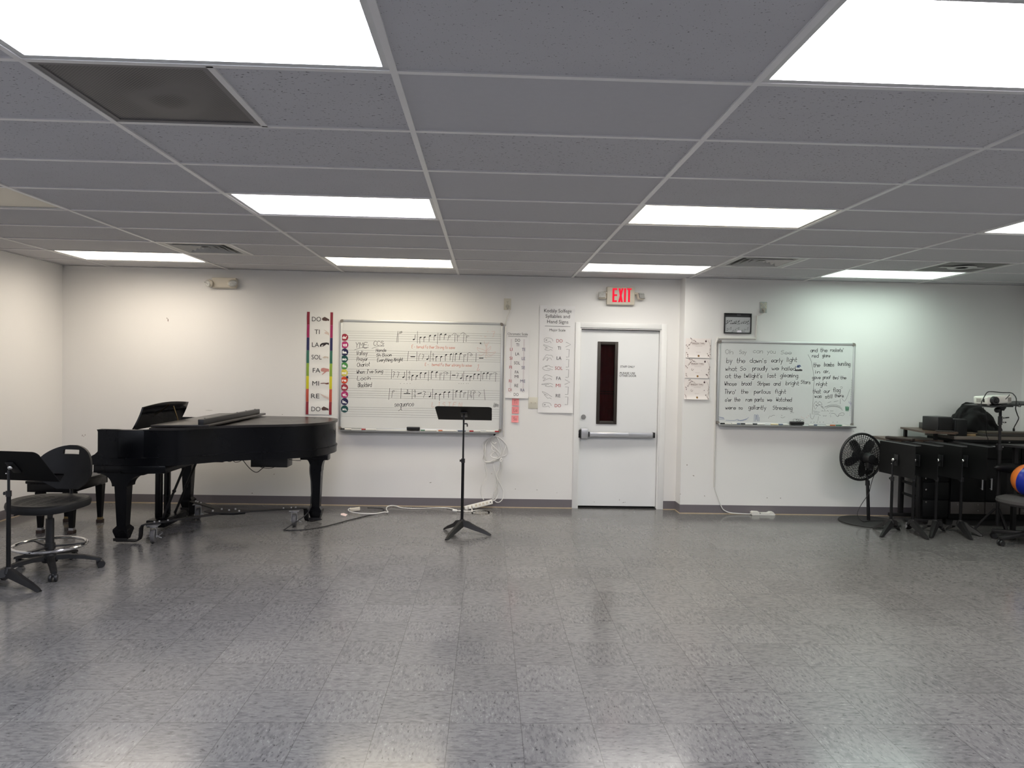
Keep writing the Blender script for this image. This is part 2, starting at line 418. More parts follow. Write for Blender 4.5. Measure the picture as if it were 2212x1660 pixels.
# vinyl bases with a line of old caulk
BH = 0.093
def baseboard(name, runs):
    mb = MB()
    for x0, x1, y0, y1 in runs:
        mb.box(x0, x1, y0, y1, 0.006, BH, 0)
        e = .004
        mb.box(x0-(e if y1-y0 > x1-x0 else 0), x1+(e if y1-y0 > x1-x0 else 0), y0-e, y1+(e if y1-y0 > x1-x0 else 0), 0, .007, 1)
    struct(name, mb, [base_m, caulk_m], smooth=False)
CL, CR = 0.938, 1.932
baseboard('baseboard_back', [(XL+.006, CL, W-.006, W), (CR, XJ-.006, W-.006, W), (XJ-.006, XJ, W2-.006, W), (XJ, XR-.006, W2-.006, W2)])
baseboard('baseboard_left', [(XL, XL+.006, YB, W-.006)])
baseboard('baseboard_right', [(XR-.006, XR, YB, W2-.006)])
# ------------------------------------------------------------------ ceiling
GX, GY, TX, TY = -1.549, 2.460, 1.2192, 0.6096
lights = {(0,-1):'cool', (2,-1):'pink', (0,3):'pink', (2,3):'warm', (-2,7):'warm2', (0,7):'warm', (2,7):'white', (4,7):'cyan', (4,3):'white', (-2,3):'off', (-2,-1):'cool', (4,-1):'cool',
          (0,-5):'cool', (2,-5):'cool', (-2,-5):'cool', (4,-5):'cool', (0,-9):'cool', (2,-9):'cool'}  # unseen lights beside and behind the camera are added to light the room
halves = {(0,0):0, (-1,6):0, (3,6):0, (4,6):1}
mb = MB(); gb = MB()
fiss = {(0,0), (0,1), (1,1), (2,0), (2,1), (-1,0), (-1,1), (3,1)}; smooth_ = {(1,0), (3,2), (3,3), (1,2), (1,3)}
zt = CE+.006
for i in range(-3, 6):
    for j in range(-11, 9):
        x0, x1 = max(GX+TX*i, XL), min(GX+TX*(i+1), XR); y0, y1 = max(GY+TY*j, YB), min(GY+TY*(j+1), W+.01)
        if (i, j) in lights: continue
        if (i, j) in halves:
            xm = GX+TX*(i+.5)
            if halves[(i, j)] == 0: x0 = xm
            else: x1 = xm
            gb.box(xm-.012, xm+.012, y0, y1, CE, CE+.02)
        mi = 0 if (i, j) in fiss else 2 if (i, j) in smooth_ else 1 if j < 3 else (1 if random.random() < .6 else 2)
        dz = random.uniform(0, .002)
        mb.box(x0+.004, x1-.004, y0+.004, y1-.004, zt+dz, zt+.016, mi)
mb.box(XL-.12, XR+.12, YB-.12, W+.15, CE+.1, CE+.14, 3)  # unseen black slab above the tiles, added to block outside light
struct('ceiling', mb, tiles+[black_m], smooth=False)
for i in range(-3, 7):
    x = GX+TX*i
    if XL < x < XR: gb.box(x-.012, x+.012, YB, W, CE-.001, CE+.03)
for j in range(-11, 9):
    y = GY+TY*j
    if not YB < y < W: continue
    for i in range(-3, 6):
        x0, x1 = max(GX+TX*i+.012, XL), min(GX+TX*(i+1)-.012, XR)
        gb.box(x0, x1, y-.012, y+.012, CE, CE+.03)
# wall angle
gb.box(XL, XJ, W-.02, W, CE-.002, CE+.004); gb.box(XJ, XR, W2-.02, W2, CE-.002, CE+.004); gb.box(XL, XL+.02, YB, W, CE-.002, CE+.004); gb.box(XR-.02, XR, YB, W2, CE-.002, CE+.004)
struct('trim_1', gb, grid_m, smooth=False)
# ------------------------------------------------------------------ recessed lights
LS = 30.5
tone = {'cool':(0.90, 0.96, 1.09), 'pink':(0.99, 0.95, 1.05), 'warm':(1.0, 0.90, 0.70), 'warm2':(1.0, 0.89, 0.74), 'white':(1.0, 0.96, 0.88), 'cyan':(0.76, 0.95, 0.83)}
lens = {k: emit('lens_'+k, (*c, 1), LS*({'cyan':.66, 'warm2':.92, 'warm':.9, 'white':.9}.get(k, 1.0)), True) for k, c in tone.items()}
far = {k: emit('lens_dimmed_'+k, (*c, 1), LS*.6*({'cyan':.68, 'warm2':1.0, 'warm':1.0, 'white':.85}.get(k, 1.0)), True) for k, c in tone.items()}  # back-row lenses dimmed so their wall is not lit too strongly
lens['off'] = mat('unlit_lens', rgb(205, 198, 182), 0.35, var=0.03)
fix_m = mat('fixture_enamel', (0.66, 0.66, 0.65, 1), 0.35, var=0.02)
lab = {(0,-1):'big lit ceiling light in the near left corner, beside the perforated return grille', (2,-1):'lit ceiling light cut off by the top right corner of the photo', (0,3):'lit ceiling light above the middle, left of the two in its row',
 (2,3):'yellowish lit ceiling light in the middle row, above and right of the door', (-2,7):'lit ceiling light beside the left air diffuser, over the left room corner', (0,7):'cream lit ceiling light near the back wall, above the staff-lined whiteboard',
 (2,7):'thin bright ceiling light near the back wall, just above the exit sign', (4,7):'bluish lit ceiling light above the right whiteboard wall', (4,3):'lit ceiling light only partly in view at the right edge of the photo',
 (-2,3):'dark unlit ceiling light at the left edge of the photo'}
for (i, j), k in lights.items():
    x0, y0 = GX+TX*i+.012, GY+TY*j+.012; x1, y1 = x0+TX-.024, y0+TY-.024
    x0 = max(x0, XL+.02)
    c = ((x0+x1)/2, (y0+y1)/2, CE)
    t = thing('ceiling_light', lab.get((i, j), 'unseen recessed ceiling light, added beyond the view to light the room'), 'ceiling light', c, 0, 'recessed ceiling lights' if (i, j) in lab else 'ceiling lights outside the frame')
    fb = MB(); b_ = .022
    for a in ((x0+.001, x1-.001, y0+.001, y0+b_), (x0+.001, x1-.001, y1-b_, y1-.001), (x0+.001, x0+b_, y0+b_, y1-b_), (x1-b_, x1-.001, y0+b_, y1-b_)): fb.box(a[0], a[1], a[2], a[3], CE+.004, CE+.03)
    fb.box(x0+.001, x1-.001, y0+.001, y1-.001, CE+.03, CE+.08)
    fb.build('frame', fix_m, t)
    MB().box(x0+b_, x1-b_, y0+b_, y1-b_, CE+.009, CE+.013).build('diffuser', far[k] if j == 7 else lens[k], t, smooth=False)
# ------------------------------------------------------------------ air vents
vent_m = mat('vent_enamel', (0.55, 0.55, 0.54, 1), 0.4, var=0.03)
def perf_mat():
    mt = mat('perforated_steel', (0.16, 0.15, 0.15, 1), 0.5, var=0.12, scale=3)
    nt = mt.node_tree; b = nt.nodes['Principled BSDF']; tc = nt.nodes.new('ShaderNodeTexCoord')
    vo = nt.nodes.new('ShaderNodeTexVoronoi'); vo.inputs['Scale'].default_value = 115; vo.inputs['Randomness'].default_value = 0
    mp = nt.nodes.new('ShaderNodeMapping'); mp.inputs['Rotation'].default_value = (0, 0, PI/4)
    nt.links.new(tc.outputs['Object'], mp.inputs[0]); nt.links.new(mp.outputs[0], vo.inputs['Vector'])
    rp = nt.nodes.new('ShaderNodeValToRGB'); rp.color_ramp.elements[0].position = .36; rp.color_ramp.elements[0].color = (.08, .08, .08, 1); rp.color_ramp.elements[1].position = .42
    nt.links.new(vo.outputs['Distance'], rp.inputs[0])
    src = [l for l in nt.links if l.to_socket == b.inputs['Base Color']][0].from_socket
    mx = nt.nodes.new('ShaderNodeMix'); mx.data_type = 'RGBA'; mx.blend_type = 'MULTIPLY'; mx.inputs[0].default_value = 1
    nt.links.new(src, mx.inputs[6]); nt.links.new(rp.outputs[0], mx.inputs[7]); nt.links.new(mx.outputs[2], b.inputs['Base Color'])
    return mt
perf_m = perf_mat(); dust_m = mat('dusty_duct', (0.10, 0.095, 0.09, 1), 0.9, var=0.5, scale=9)
def vent(i, j, half, kind, label):
    x0 = GX+TX*(i+.5*half)+.013; x1 = x0+TX/2-.026; y0 = GY+TY*j+.013; y1 = y0+TY-.026
    cx, c_y = (x0+x1)/2, (y0+y1)/2
    t = thing('ceiling_vent', label, 'air vent', (cx, c_y, CE))
    fb = MB()
    h = (x1-x0)/2
    def ring(s0, s1, za, zb, mb, mi=0):
        vs = []
        for s, z in ((s0, za), (s1, zb)):
            vs += [(cx-s, c_y-s, z), (cx+s, c_y-s, z), (cx+s, c_y+s, z), (cx-s, c_y+s, z)]
        vs2 = [(v[0], v[1], v[2]+.004) for v in vs]
        q = [(k, (k+1) % 4, 4+(k+1) % 4, 4+k) for k in range(4)]
        n = len(vs)
        fs = q+[tuple(n+a for a in f)[::-1] for f in q]+[(k, (k+1) % 4, n+(k+1) % 4, n+k) for k in range(4)]+[(4+k, 4+(k+1) % 4, n+4+(k+1) % 4, n+4+k) for k in range(4)]
        mb.add(vs+vs2, fs, mi)
    if kind == 'diffuser':
        ring(h, h-.05, CE+.002, CE+.002, fb); ring(h-.05, h-.075, CE+.002, CE+.05, fb); fb.build('frame', vent_m, t)
        for s in (.205, .145, .085):
            lb = MB(); ring(s, s-.045, CE-.004+(.205-s)*.12, CE+.05, lb); lb.build('louver', vent_m, t)
        lb = MB(); ring(.035, .004, CE+.006, CE+.03, lb); lb.build('cone', vent_m, t)
        MB().box(x0, x1, y0, y1, CE+.075, CE+.08).build('duct', black_m, t)
    else:
        ring(h, h-.022, CE+.002, CE+.002, fb); fb.build('frame', vent_m if kind == 'ring' else mat('dark_frame', (0.2, 0.19, 0.19, 1), 0.5), t)
        pl = MB(); n = 16; s = h-.02
        vs = []; fs = []
        for a in range(n+1):
            for b in range(n+1):
                u, v = -s+2*s*a/n, -s+2*s*b/n
                d = .004*math.exp(-((u+.03)**2+(v-.02)**2)/.012)+.003*math.sin(14*u+9*v)*math.exp(-(u*u+v*v)/.03)
                vs.append((cx+u, c_y+v, CE+.006-d))
        for a in range(n):
            for b in range(n): k = a*(n+1)+b; fs.append((k, k+1, k+n+2, k+n+1))
        pl.add(vs, fs); pl.box(cx-s, cx+s, c_y-s, c_y+s, CE+.02, CE+.024, 1)
        pl.build('perforated_plate', [perf_m, black_m], t)
        if kind == 'ring':
            rb = MB(); rb.lathe([(.115, CE-.004), (.118, CE+.0), (.05, CE+.002), (.05, CE-.004)], 32, (cx, c_y, 0)); rb.box(cx-.2, cx-.1, c_y-.03, c_y+.03, CE-.002, CE+.002); rb.box(cx+.1, cx+.2, c_y-.03, c_y+.03, CE-.002, CE+.002)
            rb.build('damper_ring', vent_m, t)
vent(0, 0, 0, 'grille', 'dark square perforated return grille beside the near left ceiling light')
vent(-1, 6, 0, 'diffuser', 'stepped square air diffuser on the left, by the ceiling light near the left corner')
vent(3, 6, 0, 'diffuser', 'stepped square air diffuser in the ceiling right of the exit sign')
vent(4, 6, 1, 'ring', 'dark perforated return grille with a pale ring, beside the bluish light')
# ------------------------------------------------------------------ door
door_m = mat('door_paint', (0.80, 0.81, 0.815, 1), 0.35, var=0.015, scale=2, bump=.03, bscale=180)
alu_m = mat('satin_aluminium', (0.62, 0.62, 0.63, 1), 0.32, 0.85, var=0.04)
chrome_m = mat('bright_chrome', (0.82, 0.82, 0.83, 1), 0.12, 1.0, var=0.02)
blackp_m = mat('black_plastic', (0.012, 0.012, 0.013, 1), 0.4, var=0.2)
YD = W+.045
door = MB()
dx0, dx1, dz0, dz1 = 1.006, 1.857, .022, 1.938
a, b = wal(1291.3, 738, YD), wal(1331.6, 917, YD)
lx0, lx1, lz1, lz0 = a.x, wal(1333.6, 820, YD).x, a.z, b.z
door.box(dx0, lx0+.02, YD, YD+.044, dz0, dz1); door.box(lx1-.02, dx1, YD, YD+.044, dz0, dz1)
door.box(lx0+.02, lx1-.02, YD, YD+.044, lz1-.02, dz1); door.box(lx0+.02, lx1-.02, YD, YD+.044, dz0, lz0+.02)
ink_m = mat('black_lettering', (0.02, 0.02, 0.022, 1), 0.5)
for s, px, py, h, w in (('STAFF ONLY', 1355.6, 792.6, 4.4, 31.6), ('PLEASE USE', 1355.4, 806.6, 4.4, 33.2), ('OTHER DOOR', 1356.4, 812.2, 4.4, 37)):
    c = wal(px, py, YD); k = YD/F
    door.text(s, h*k, c.x, c.z, lambda u, v: (u, YD-.0008, v), 1, 0.012, w*k)
for px, py, w, h in [(1346, 1086, .012, .004), (1338, 1080, .003, .012), (1283, 1085, .01, .002), (1350, 1085.5, .006, .003)]:
    c = wal(px, py, YD); door.flat([(c.x-w, c.z-h), (c.x+w, c.z-h*.4), (c.x+w*.7, c.z+h)], lambda u, v: (u, YD-.0008, v), 2)
D = bpy.data.objects.new('door_1', None); COL.objects.link(D); D.location = (1.43, W, 0); D['kind'] = 'structure'
door.build('door_leaf', [door_m, ink_m, mark_m], D, smooth=False)
fb = MB(); P_ = W-.012
fb.box(CL, DX0+.004, P_, W-.0005, 0, DZ+.052, 0, .003); fb.box(DX1-.004, CR, P_, W-.0005, 0, DZ+.052, 0, .003); fb.box(DX0+.004, DX1-.004, P_, W-.0005, DZ-.004, DZ+.052, 0, .003)
fb.box(DX0+.001, DX0+.016, W, W+.13, 0, DZ-.001); fb.box(DX1-.016, DX1-.001, W, W+.13, 0, DZ-.001); fb.box(DX0+.016, DX1-.016, W, W+.13, DZ-.016, DZ-.001)
fb.build('door_frame', wood_trim, D)
MB().box(DX0+.016, DX1-.016, W-.0, W+.11, 0, .006).build('threshold_gap', black_m, D)  # black strip puts in the dark gap under the door leaf
MB().box(DX0-.05, DX1+.05, W+.15, W+.17, 0, DZ+.05).build('dark_backing', black_m, D)
lf = MB(); t_ = .034; y0, y1 = YD-.012, YD-.0005
for q in ((lx0, lx0+t_, lz0, lz1), (lx1-t_, lx1, lz0, lz1), (lx0+t_, lx1-t_, lz0, lz0+t_), (lx0+t_, lx1-t_, lz1-t_, lz1)): lf.box(q[0], q[1], y0, y1+.03, q[2], q[3], 0, .004)
o = lf.build('window_frame', mat('bronze_frame', rgb(46, 40, 35), 0.45), D)
glass = bpy.data.materials.new('wired_glass'); glass.use_nodes = True
gn = glass.node_tree; gb_ = gn.nodes['Principled BSDF']; gb_.inputs['Base Color'].default_value = (0.9, 0.9, 0.9, 1); gb_.inputs['Transmission Weight'].default_value = 1; gb_.inputs['Roughness'].default_value = 0.02; gb_.inputs['IOR'].default_value = 1.08
gl = MB(); gl.box(lx0+t_*.9, lx1-t_*.9, YD+.012, YD+.016, lz0+t_*.9, lz1-t_*.9, 0)
wx0, wx1, wz0, wz1 = lx0+t_, lx1-t_, lz0+t_, lz1-t_
fm = lambda u, v: (u, YD+.0113, v)
def clipl(x0, z0, dx, dz):
    t0, t1 = -9, 9
    for p, d, lo, hi in ((x0, dx, wx0, wx1), (z0, dz, wz0, wz1)):
        a_, b_ = (lo-p)/d, (hi-p)/d
        if a_ > b_: a_, b_ = b_, a_
        t0, t1 = max(t0, a_), min(t1, b_)
    return (t0, t1) if t1 > t0 else None
k = wz0-.3
while k < wz1+.3:
    for sg in (1, -1):
        r = clipl(wx0, k, .7, .7*sg)
        if r: gl.ink([(wx0+.7*r[0], k+.7*sg*r[0]), (wx0+.7*r[1], k+.7*sg*r[1])], .0011, fm, 1, 1)
    k += .026
gl.build('window_pane', [glass, mat('steel_wire', (.05, .04, .04, 1), .4, .8)], D, smooth=False)
cu = MB(); n = 24; vs = []; fs = []
for i in range(n+1):
    x = lx0+.01+(lx1-lx0-.02)*i/n; y = YD+.034+.004*math.sin(i*1.3)
    vs += [(x, y, lz0+.01), (x, y, lz1-.01), (x, y+.002, lz1-.01), (x, y+.002, lz0+.01)]
for i in range(n): fs += [(4*i+k, 4*i+(k+1) % 4, 4*i+4+(k+1) % 4, 4*i+4+k) for k in range(4)]
cu.add(vs, fs); cu.box(lx0+.01, lx1-.01, YD+.0305, YD+.0325, .62*lz1+.38*lz0-.004-.2, .62*lz1+.38*lz0-.2, 1); cu.box(lx0+.01, lx1-.01, YD+.0305, YD+.0325, .62*lz1+.38*lz0-.03-.2, .62*lz1+.38*lz0-.026-.2, 1)
cu.build('curtain', [mat('dark_red_cloth', rgb(150, 40, 48), 0.9, var=0.25, scale=12), black_m], D)
c = wal(1260.5, 901.1, YD); MB().cyl((c.x, YD, c.z), (c.x, YD-.014, c.z), .027, .023, 24).build('lock_cylinder', mat('dull_steel', (.34, .34, .33, 1), .4, .7), D)
z_ = wal(1340, 939.5, YD-.06).z
def PX(px, y): return wal(px, 940, y).x
g = MB(); yf = YD-.07
x0, x1 = PX(1255.6, yf), PX(1270.2, yf); g.box(x0, x1, yf, YD-.0005, z_-.046, z_+.062, 0, .004); g.build('latch_case', alu_m, D)
MB().box(PX(1249.8, yf), x0-.001, YD-.045, YD-.0005, z_-.045, z_+.045, 0, .003).build('strike', blackp_m, D)
MB().box(x1+.001, PX(1411, yf), yf+.012, YD-.0005, z_-.03, z_+.026, 0, .003).build('rail', alu_m, D)
MB().box(PX(1274, yf), PX(1357.8, yf), yf-.006, yf+.011, z_-.02, z_+.02, 0, .004).build('push_pad', mat('brushed_steel', (.74, .74, .75, 1), .28, .9), D)
MB().box(PX(1411, yf)+.001, PX(1415.9, yf), yf+.01, YD-.0005, z_-.031, z_+.027, 0, .003).build('end_cap', blackp_m, D)
MB().box(PX(1271.2, yf), PX(1273.6, yf), yf+.004, yf+.0115, z_-.029, z_+.025).build('pad_gap', blackp_m, D)
# ------------------------------------------------------------------ things on the walls
white_m = mat('board_white', (0.70, 0.71, 0.70, 1), 0.22, var=0.012, scale=2, spec=0.4)
frame_m = mat('board_aluminium', (0.60, 0.61, 0.61, 1), 0.35, 0.6, var=0.03)
corner_m = mat('grey_corner', rgb(128, 122, 116), 0.5)
pen = mat('black_marker', (0.03, 0.03, 0.035, 1), 0.6); pen2 = mat('grey_marker', (0.22, 0.22, 0.22, 1), 0.6); line_m = mat('printed_line', (0.20, 0.20, 0.20, 1), 0.6)
redp = mat('red_marker', rgb(205, 128, 112), 0.6); pinkp = mat('faint_red_marker', rgb(212, 172, 162), 0.6); bluep = mat('blue_marker', rgb(105, 122, 165), 0.6); greenp = mat('green_marker', rgb(125, 178, 150), 0.6); purp = mat('purple_marker', rgb(150, 140, 175), 0.6)
PENS = [white_m, pen, pen2, line_m, redp, pinkp, bluep, greenp, purp]
paper_m = mat('poster_paper', (0.80, 0.795, 0.78, 1), 0.7, var=0.02, scale=6)
paper2_m = mat('poster_vinyl', (0.80, 0.79, 0.79, 1), 0.45, var=0.02, scale=5)
redi = mat('red_print', rgb(172, 72, 72), 0.6); bluei = mat('blue_print', rgb(60, 66, 105), 0.6); greyi = mat('grey_print', rgb(219, 213, 215), 0.6)
def crop(ox, oy, sc, Y):     # reads a place on a wall at depth Y
    def f(x, y): p = wal(ox+x/sc, oy+y/sc, Y); return (p.x, p.z)
    return f
def whiteboard(label, pl, pr, pt, pb, Yw, tray_x):
    x0, x1, z0, z1 = pl, pr, pb, pt
    t = thing('whiteboard', label, 'whiteboard', ((x0+x1)/2, Yw, z0))
    fb = MB(); w = .024; ya, yb = Yw-.024, Yw-.001
    fb.box(x0+w, x1-w, ya, yb, z1-w, z1, 0, .005); fb.box(x0+w, x1-w, ya, yb, z0, z0+w, 0, .005)
    fb.box(x0, x0+w, ya, yb, z0+w, z1-w, 0, .005); fb.box(x1-w, x1, ya, yb, z0+w, z1-w, 0, .005); fb.build('frame', frame_m, t)
    w = .034
    for sx in (0, 1):
        for sz in (0, 1):
            xx, zz = (x0, x1)[sx], (z0, z1)[sz]; dx, dz = (1, -1)[sx], (1, -1)[sz]
            poly = [(xx+dx*(w*.5-w*.5*math.cos(a)) if a < PI/2+.01 else 0, 0) for a in ()]
            pts = [(xx+dx*w, zz)]+[(xx+dx*(w*.6)*(1-math.sin(a)), zz+dz*(w*.6)*(1-math.cos(a))) for a in [k*PI/12 for k in range(7)]]+[(xx, zz+dz*w), (xx+dx*.026, zz+dz*w), (xx+dx*.026, zz+dz*.026), (xx+dx*w, zz+dz*.026)]
            cm = MB(); cm.prism(pts, lambda u, v, q: (u, q, v), ya-.001, yb); cm.build('corner_cap', corner_m, t, sharp=20)
    tb = MB(); q = [(ya, z0+.012), (ya-.055, z0-.004), (ya-.062, z0+.004), (ya-.066, z0+.003), (ya-.06, z0-.012), (ya, z0-.002)]
    tb.prism(q, lambda u, v, k: (k, u, v), x0+tray_x[0], x1-tray_x[1]); tb.build('tray', frame_m, t, sharp=20)
    return t, ya
# ---- staff-lined board
YB1 = W-.012
q = [wal(*p, W-.02) for p in ((732.4, 689), (1087.5, 698.8), (733.5, 929.5), (1083, 933.5))]
b1l, b1r, b1t, b1b = (q[0].x+q[2].x)/2, (q[1].x+q[3].x)/2, (q[0].z+q[1].z)/2, (q[2].z+q[3].z)/2
B1, ya = whiteboard('wide whiteboard with printed music staves behind the piano tail and centre music stand', b1l, b1r, b1t, b1b, W, (.03, .03))
pb = MB(); pb.box(b1l+.022, b1r-.022, W-.016, W-.002, b1b+.022, b1t-.022, 0)
Y1 = W-.0168
ON1 = lambda u, v: (u, Y1, v)
c1 = crop(640, 640, 4.608, Y1); K = Y1/F/4.608
def ln(f, pts, width, mi, mb, on, sm=3): mb.ink([f(*p) for p in pts], width, on, mi, sm)
for ys in ((715.1, 719.5, 724.8, 729.7, 735.2), (756.4, 761.4, 766.5, 771.5, 776.3), (797.2, 802.2, 807.2, 812.2, 817.1), (838.8, 843.8, 848.8, 853.6, 858.4), (879.5, 884.5, 889.5, 894.4, 899.4)):
    for y in ys:
        z = wal(740, y+.1, Y1).z; pb.ink([(b1l+.026, z), (b1r-.026, z)], .0019, ON1, 3, 1)
BW = .0042
def L1(pts, w=BW, mi=1, sm=3): ln(c1, pts, w, mi, pb, ON1, sm)
def head(x, y, open_=False, f=None):
    a = [(x+11*math.cos(t)*.95-3*math.sin(t), y-6*math.sin(t)-5*math.cos(t)) for t in [2*PI*k/10 for k in range(10)]]
    if open_: L1(a+[a[0]], .0034, 1, 2)
    else: pb.flat([c1(*p) for p in a], ON1, 1)
def q_down(x, y, x2, y2): head(x, y); L1([(x-9, y+3), (x2, y2)], BW, 1, 1)
def h_down(x, y, x2, y2): head(x, y, True); L1([(x-9, y+3), (x2, y2)], .0034, 1, 1)
def q_up(x, y, x2, y2): head(x, y); L1([(x+10, y-3), (x2, y2)], BW, 1, 1)
def bar(x1, y1, x2, y2): L1([(x1, y1), (x2, y2)], .0036, 1, 1)
def rest3(x, y, s=1): L1([(x-10*s, y-28*s), (x+10*s, y-22*s), (x-3*s, y-4*s), (x+7*s, y), (x-6*s, y+14*s), (x-8*s, y+30*s)], .0034)
def four(x, y): L1([(x+4, y-16), (x-10, y+4), (x+10, y+2)], .0034, 1, 1); L1([(x+7, y-10), (x+3, y+20)], .0034, 1, 1)
# first staff
bar(1011, 350, 998, 460); bar(1016, 368, 1011, 460); 
for p in ([(1034, 352), (1030, 374)], [(1046, 348), (1042, 372)], [(1026, 360), (1056, 354)], [(1026, 370), (1056, 362)]): L1(p, .003, 1, 1)
q_up(1170, 432, 1184, 384); bar(1207, 350, 1205, 470)
for a in ((1238, 412, 1230, 472), (1278, 410, 1270, 458), (1332, 395, 1322, 452), (1382, 393, 1372, 442), (1440, 380, 1428, 440), (1485, 382, 1470, 434)): q_down(*a)
bar(1410, 368, 1403, 478); h_down(1525, 400, 1508, 442); L1([(1548, 388), (1576, 370), (1604, 388)], .003); bar(1580, 378, 1577, 456)
h_down(1612, 398, 1604, 452); L1([(1635, 380), (1662, 362), (1692, 386)], .003); bar(1670, 375, 1662, 462); h_down(1702, 400, 1690, 456); L1([(1722, 400), (1725, 400)], .003, 1, 1)
# second staff
bar(1117, 550, 1105, 646); L1([(1140, 603), (1180, 603)], .009, 1, 1); bar(1200, 555, 1198, 648); L1([(1236, 572), (1220, 602), (1218, 640)], .0034); rest3(1262, 605, .9); q_up(1305, 628, 1319, 590)
bar(1341, 545, 1330, 652); four(1360, 585); four(1358, 628)
for a in ((1397, 604, 1390, 650), (1444, 604, 1435, 650), (1492, 585, 1483, 646), (1540, 580, 1530, 640), (1592, 575, 1580, 646), (1638, 572, 1622, 636)): q_down(*a)
bar(1565, 568, 1556, 655); h_down(1678, 590, 1666, 655); L1([(1700, 574), (1725, 564), (1747, 574)], .003); bar(1708, 575, 1702, 650); head(1742, 588, True); bar(1790, 568, 1787, 652); L1([(1822, 618), (1860, 618)], .009, 1, 1)
# third staff
bar(950, 730, 945, 825); rest3(972, 780); rest3(1016, 782); q_up(1066, 808, 1076, 755); bar(1100, 740, 1094, 842); four(1124, 762); four(1122, 810)
for a in ((1158, 792, 1150, 842), (1202, 795, 1190, 835), (1241, 766, 1233, 820), (1287, 768, 1276, 815), (1352, 755, 1342, 826), (1399, 758, 1390, 812), (1702, 797, 1690, 842), (1737, 802, 1728, 846), (1776, 778, 1765, 830), (1816, 780, 1805, 826), (1867, 770, 1855, 830), (1906, 766, 1893, 824)): q_down(*a)
bar(1318, 745, 1312, 845); h_down(1440, 775, 1430, 836); L1([(1462, 762), (1485, 754), (1506, 760)], .003); bar(1472, 765, 1467, 836); head(1500, 771, True); bar(1536, 745, 1530, 836); L1([(1553, 788), (1582, 788)], .009, 1, 1); rest3(1606, 792, .9); q_up(1640, 818, 1653, 775)
bar(1668, 750, 1660, 846); bar(1840, 750, 1832, 846); h_down(1936, 778, 1925, 832); L1([(1955, 772), (1980, 761), (2001, 776)], .003); bar(1986, 768, 1982, 852)
for x in (1035, 1071, 1101, 1131, 1618, 1640, 1662, 1692, 1710): L1([(x, 871), (x+4, 870)], .004, 2, 1)
# fourth staff
bar(930, 918, 920, 1032); h_down(966, 948, 949, 1012); L1([(990, 945), (993, 945)], .003, 1, 1); bar(1043, 920, 1040, 1020); write(pb, '3', *c1(1096, 962), 28*K, ON1, 1, BW); L1([(1072, 970), (1132, 970)], .008, 1, 1); bar(1153, 930, 1152, 1024)
four(1178, 948); four(1178, 992); L1([(1210, 972), (1246, 964)], .008, 1, 1); rest3(1276, 978, 1.1); q_up(1328, 1000, 1339, 960); bar(1358, 925, 1355, 1022)
for a in ((1390, 974, 1380, 1026), (1432, 979, 1424, 1040), (1477, 957, 1468, 1016), (1523, 957, 1515, 1012), (1597, 947, 1588, 1010), (1641, 948, 1630, 1012)): q_down(*a)
bar(1562, 930, 1560, 1036); h_down(1678, 966, 1666, 1010); bar(1712, 940, 1704, 1030); rest3(1736, 968, .8); four(1738, 998); h_down(1772, 960, 1765, 1030); L1([(1745, 942), (1765, 938), (1782, 945)], .003); L1([(1812, 952), (1836, 968), (1820, 985), (1818, 1002)], .0034); bar(1869, 930, 1880, 1036)
def W1(s, x, y, h, w, mi=1, wd=.0042, rise=0.0): 
    a = c1(x, y); write(pb, s, a[0], a[1], h*K, ON1, mi, wd, w*K, rise=rise)
W1('YME:', 585, 512, 52, 135); W1('CCS:', 768, 493, 46, 108); L1([(580, 535), (640, 516), (712, 512)], .003); L1([(752, 522), (810, 502), (872, 500)], .003)
W1('Valley', 598, 588, 40, 108, rise=.05); W1('Hands', 793, 556, 32, 100, rise=.05); W1('Sh Boom', 797, 603, 30, 148, rise=.05); W1('Prayer', 603, 648, 40, 105, rise=.06); W1('Everything Alright', 806, 654, 34, 250, rise=.05)
W1('Chariot', 606, 706, 40, 122, rise=.1); W1("When I've Sung", 600, 772, 36, 258, rise=.05); W1('Loch', 606, 838, 38, 128, rise=.04); W1('Blackbird', 614, 906, 42, 132, rise=.03); W1('sequence', 976, 1102, 50, 190, rise=.05)
L1([(1040, 1108), (1042, 1128)], BW, 1, 1); L1([(1018, 1142), (1038, 1127), (1054, 1138)], BW, 1, 1)
W1('E - ternal Fa ther Strong to save', 1148, 518, 30, 425, 4, .0032); W1('E -   ternal Fa ther strong to save', 1280, 694, 28, 462, 4, .0032); W1('L I S T E N', 1350, 1102, 46, 290, 5, .004)
for p in ([(1890, 545), (1850, 530), (1815, 520), (1800, 512), (1812, 545), (1850, 560), (1885, 555)], [(1885, 550), (1915, 520), (1935, 500), (1932, 528), (1905, 545)], [(1890, 550), (1940, 565), (1985, 555), (1960, 580), (1920, 585), (1890, 555)], [(1882, 560), (1850, 590), (1825, 595), (1822, 580)],
          [(1890, 560), (1905, 600), (1950, 598)], [(1885, 480), (1890, 550)], [(1895, 470), (1898, 545)], [(1870, 450), (1888, 500), (1920, 455)], [(1900, 358), (1908, 350)], [(1945, 355), (1975, 352), (1970, 375), (1960, 372), (1968, 400), (1950, 405)], [(1880, 395), (1875, 410), (1892, 402)], [(1830, 395), (1845, 400)], [(1890, 560), (1884, 612), (1898, 618)]): L1(p, .0026, 5)
L1([(1806, 690), (1816, 682), (1810, 715), (1798, 738), (1812, 742), (1826, 730)], .003, 4)
for k in range(9): L1([(1960+6*k, 1108-random.uniform(0, 8)), (1972+5*k, 1060+random.uniform(0, 25))], .004, 2, 1)
pb.build('writing_surface', PENS, B1, smooth=False)
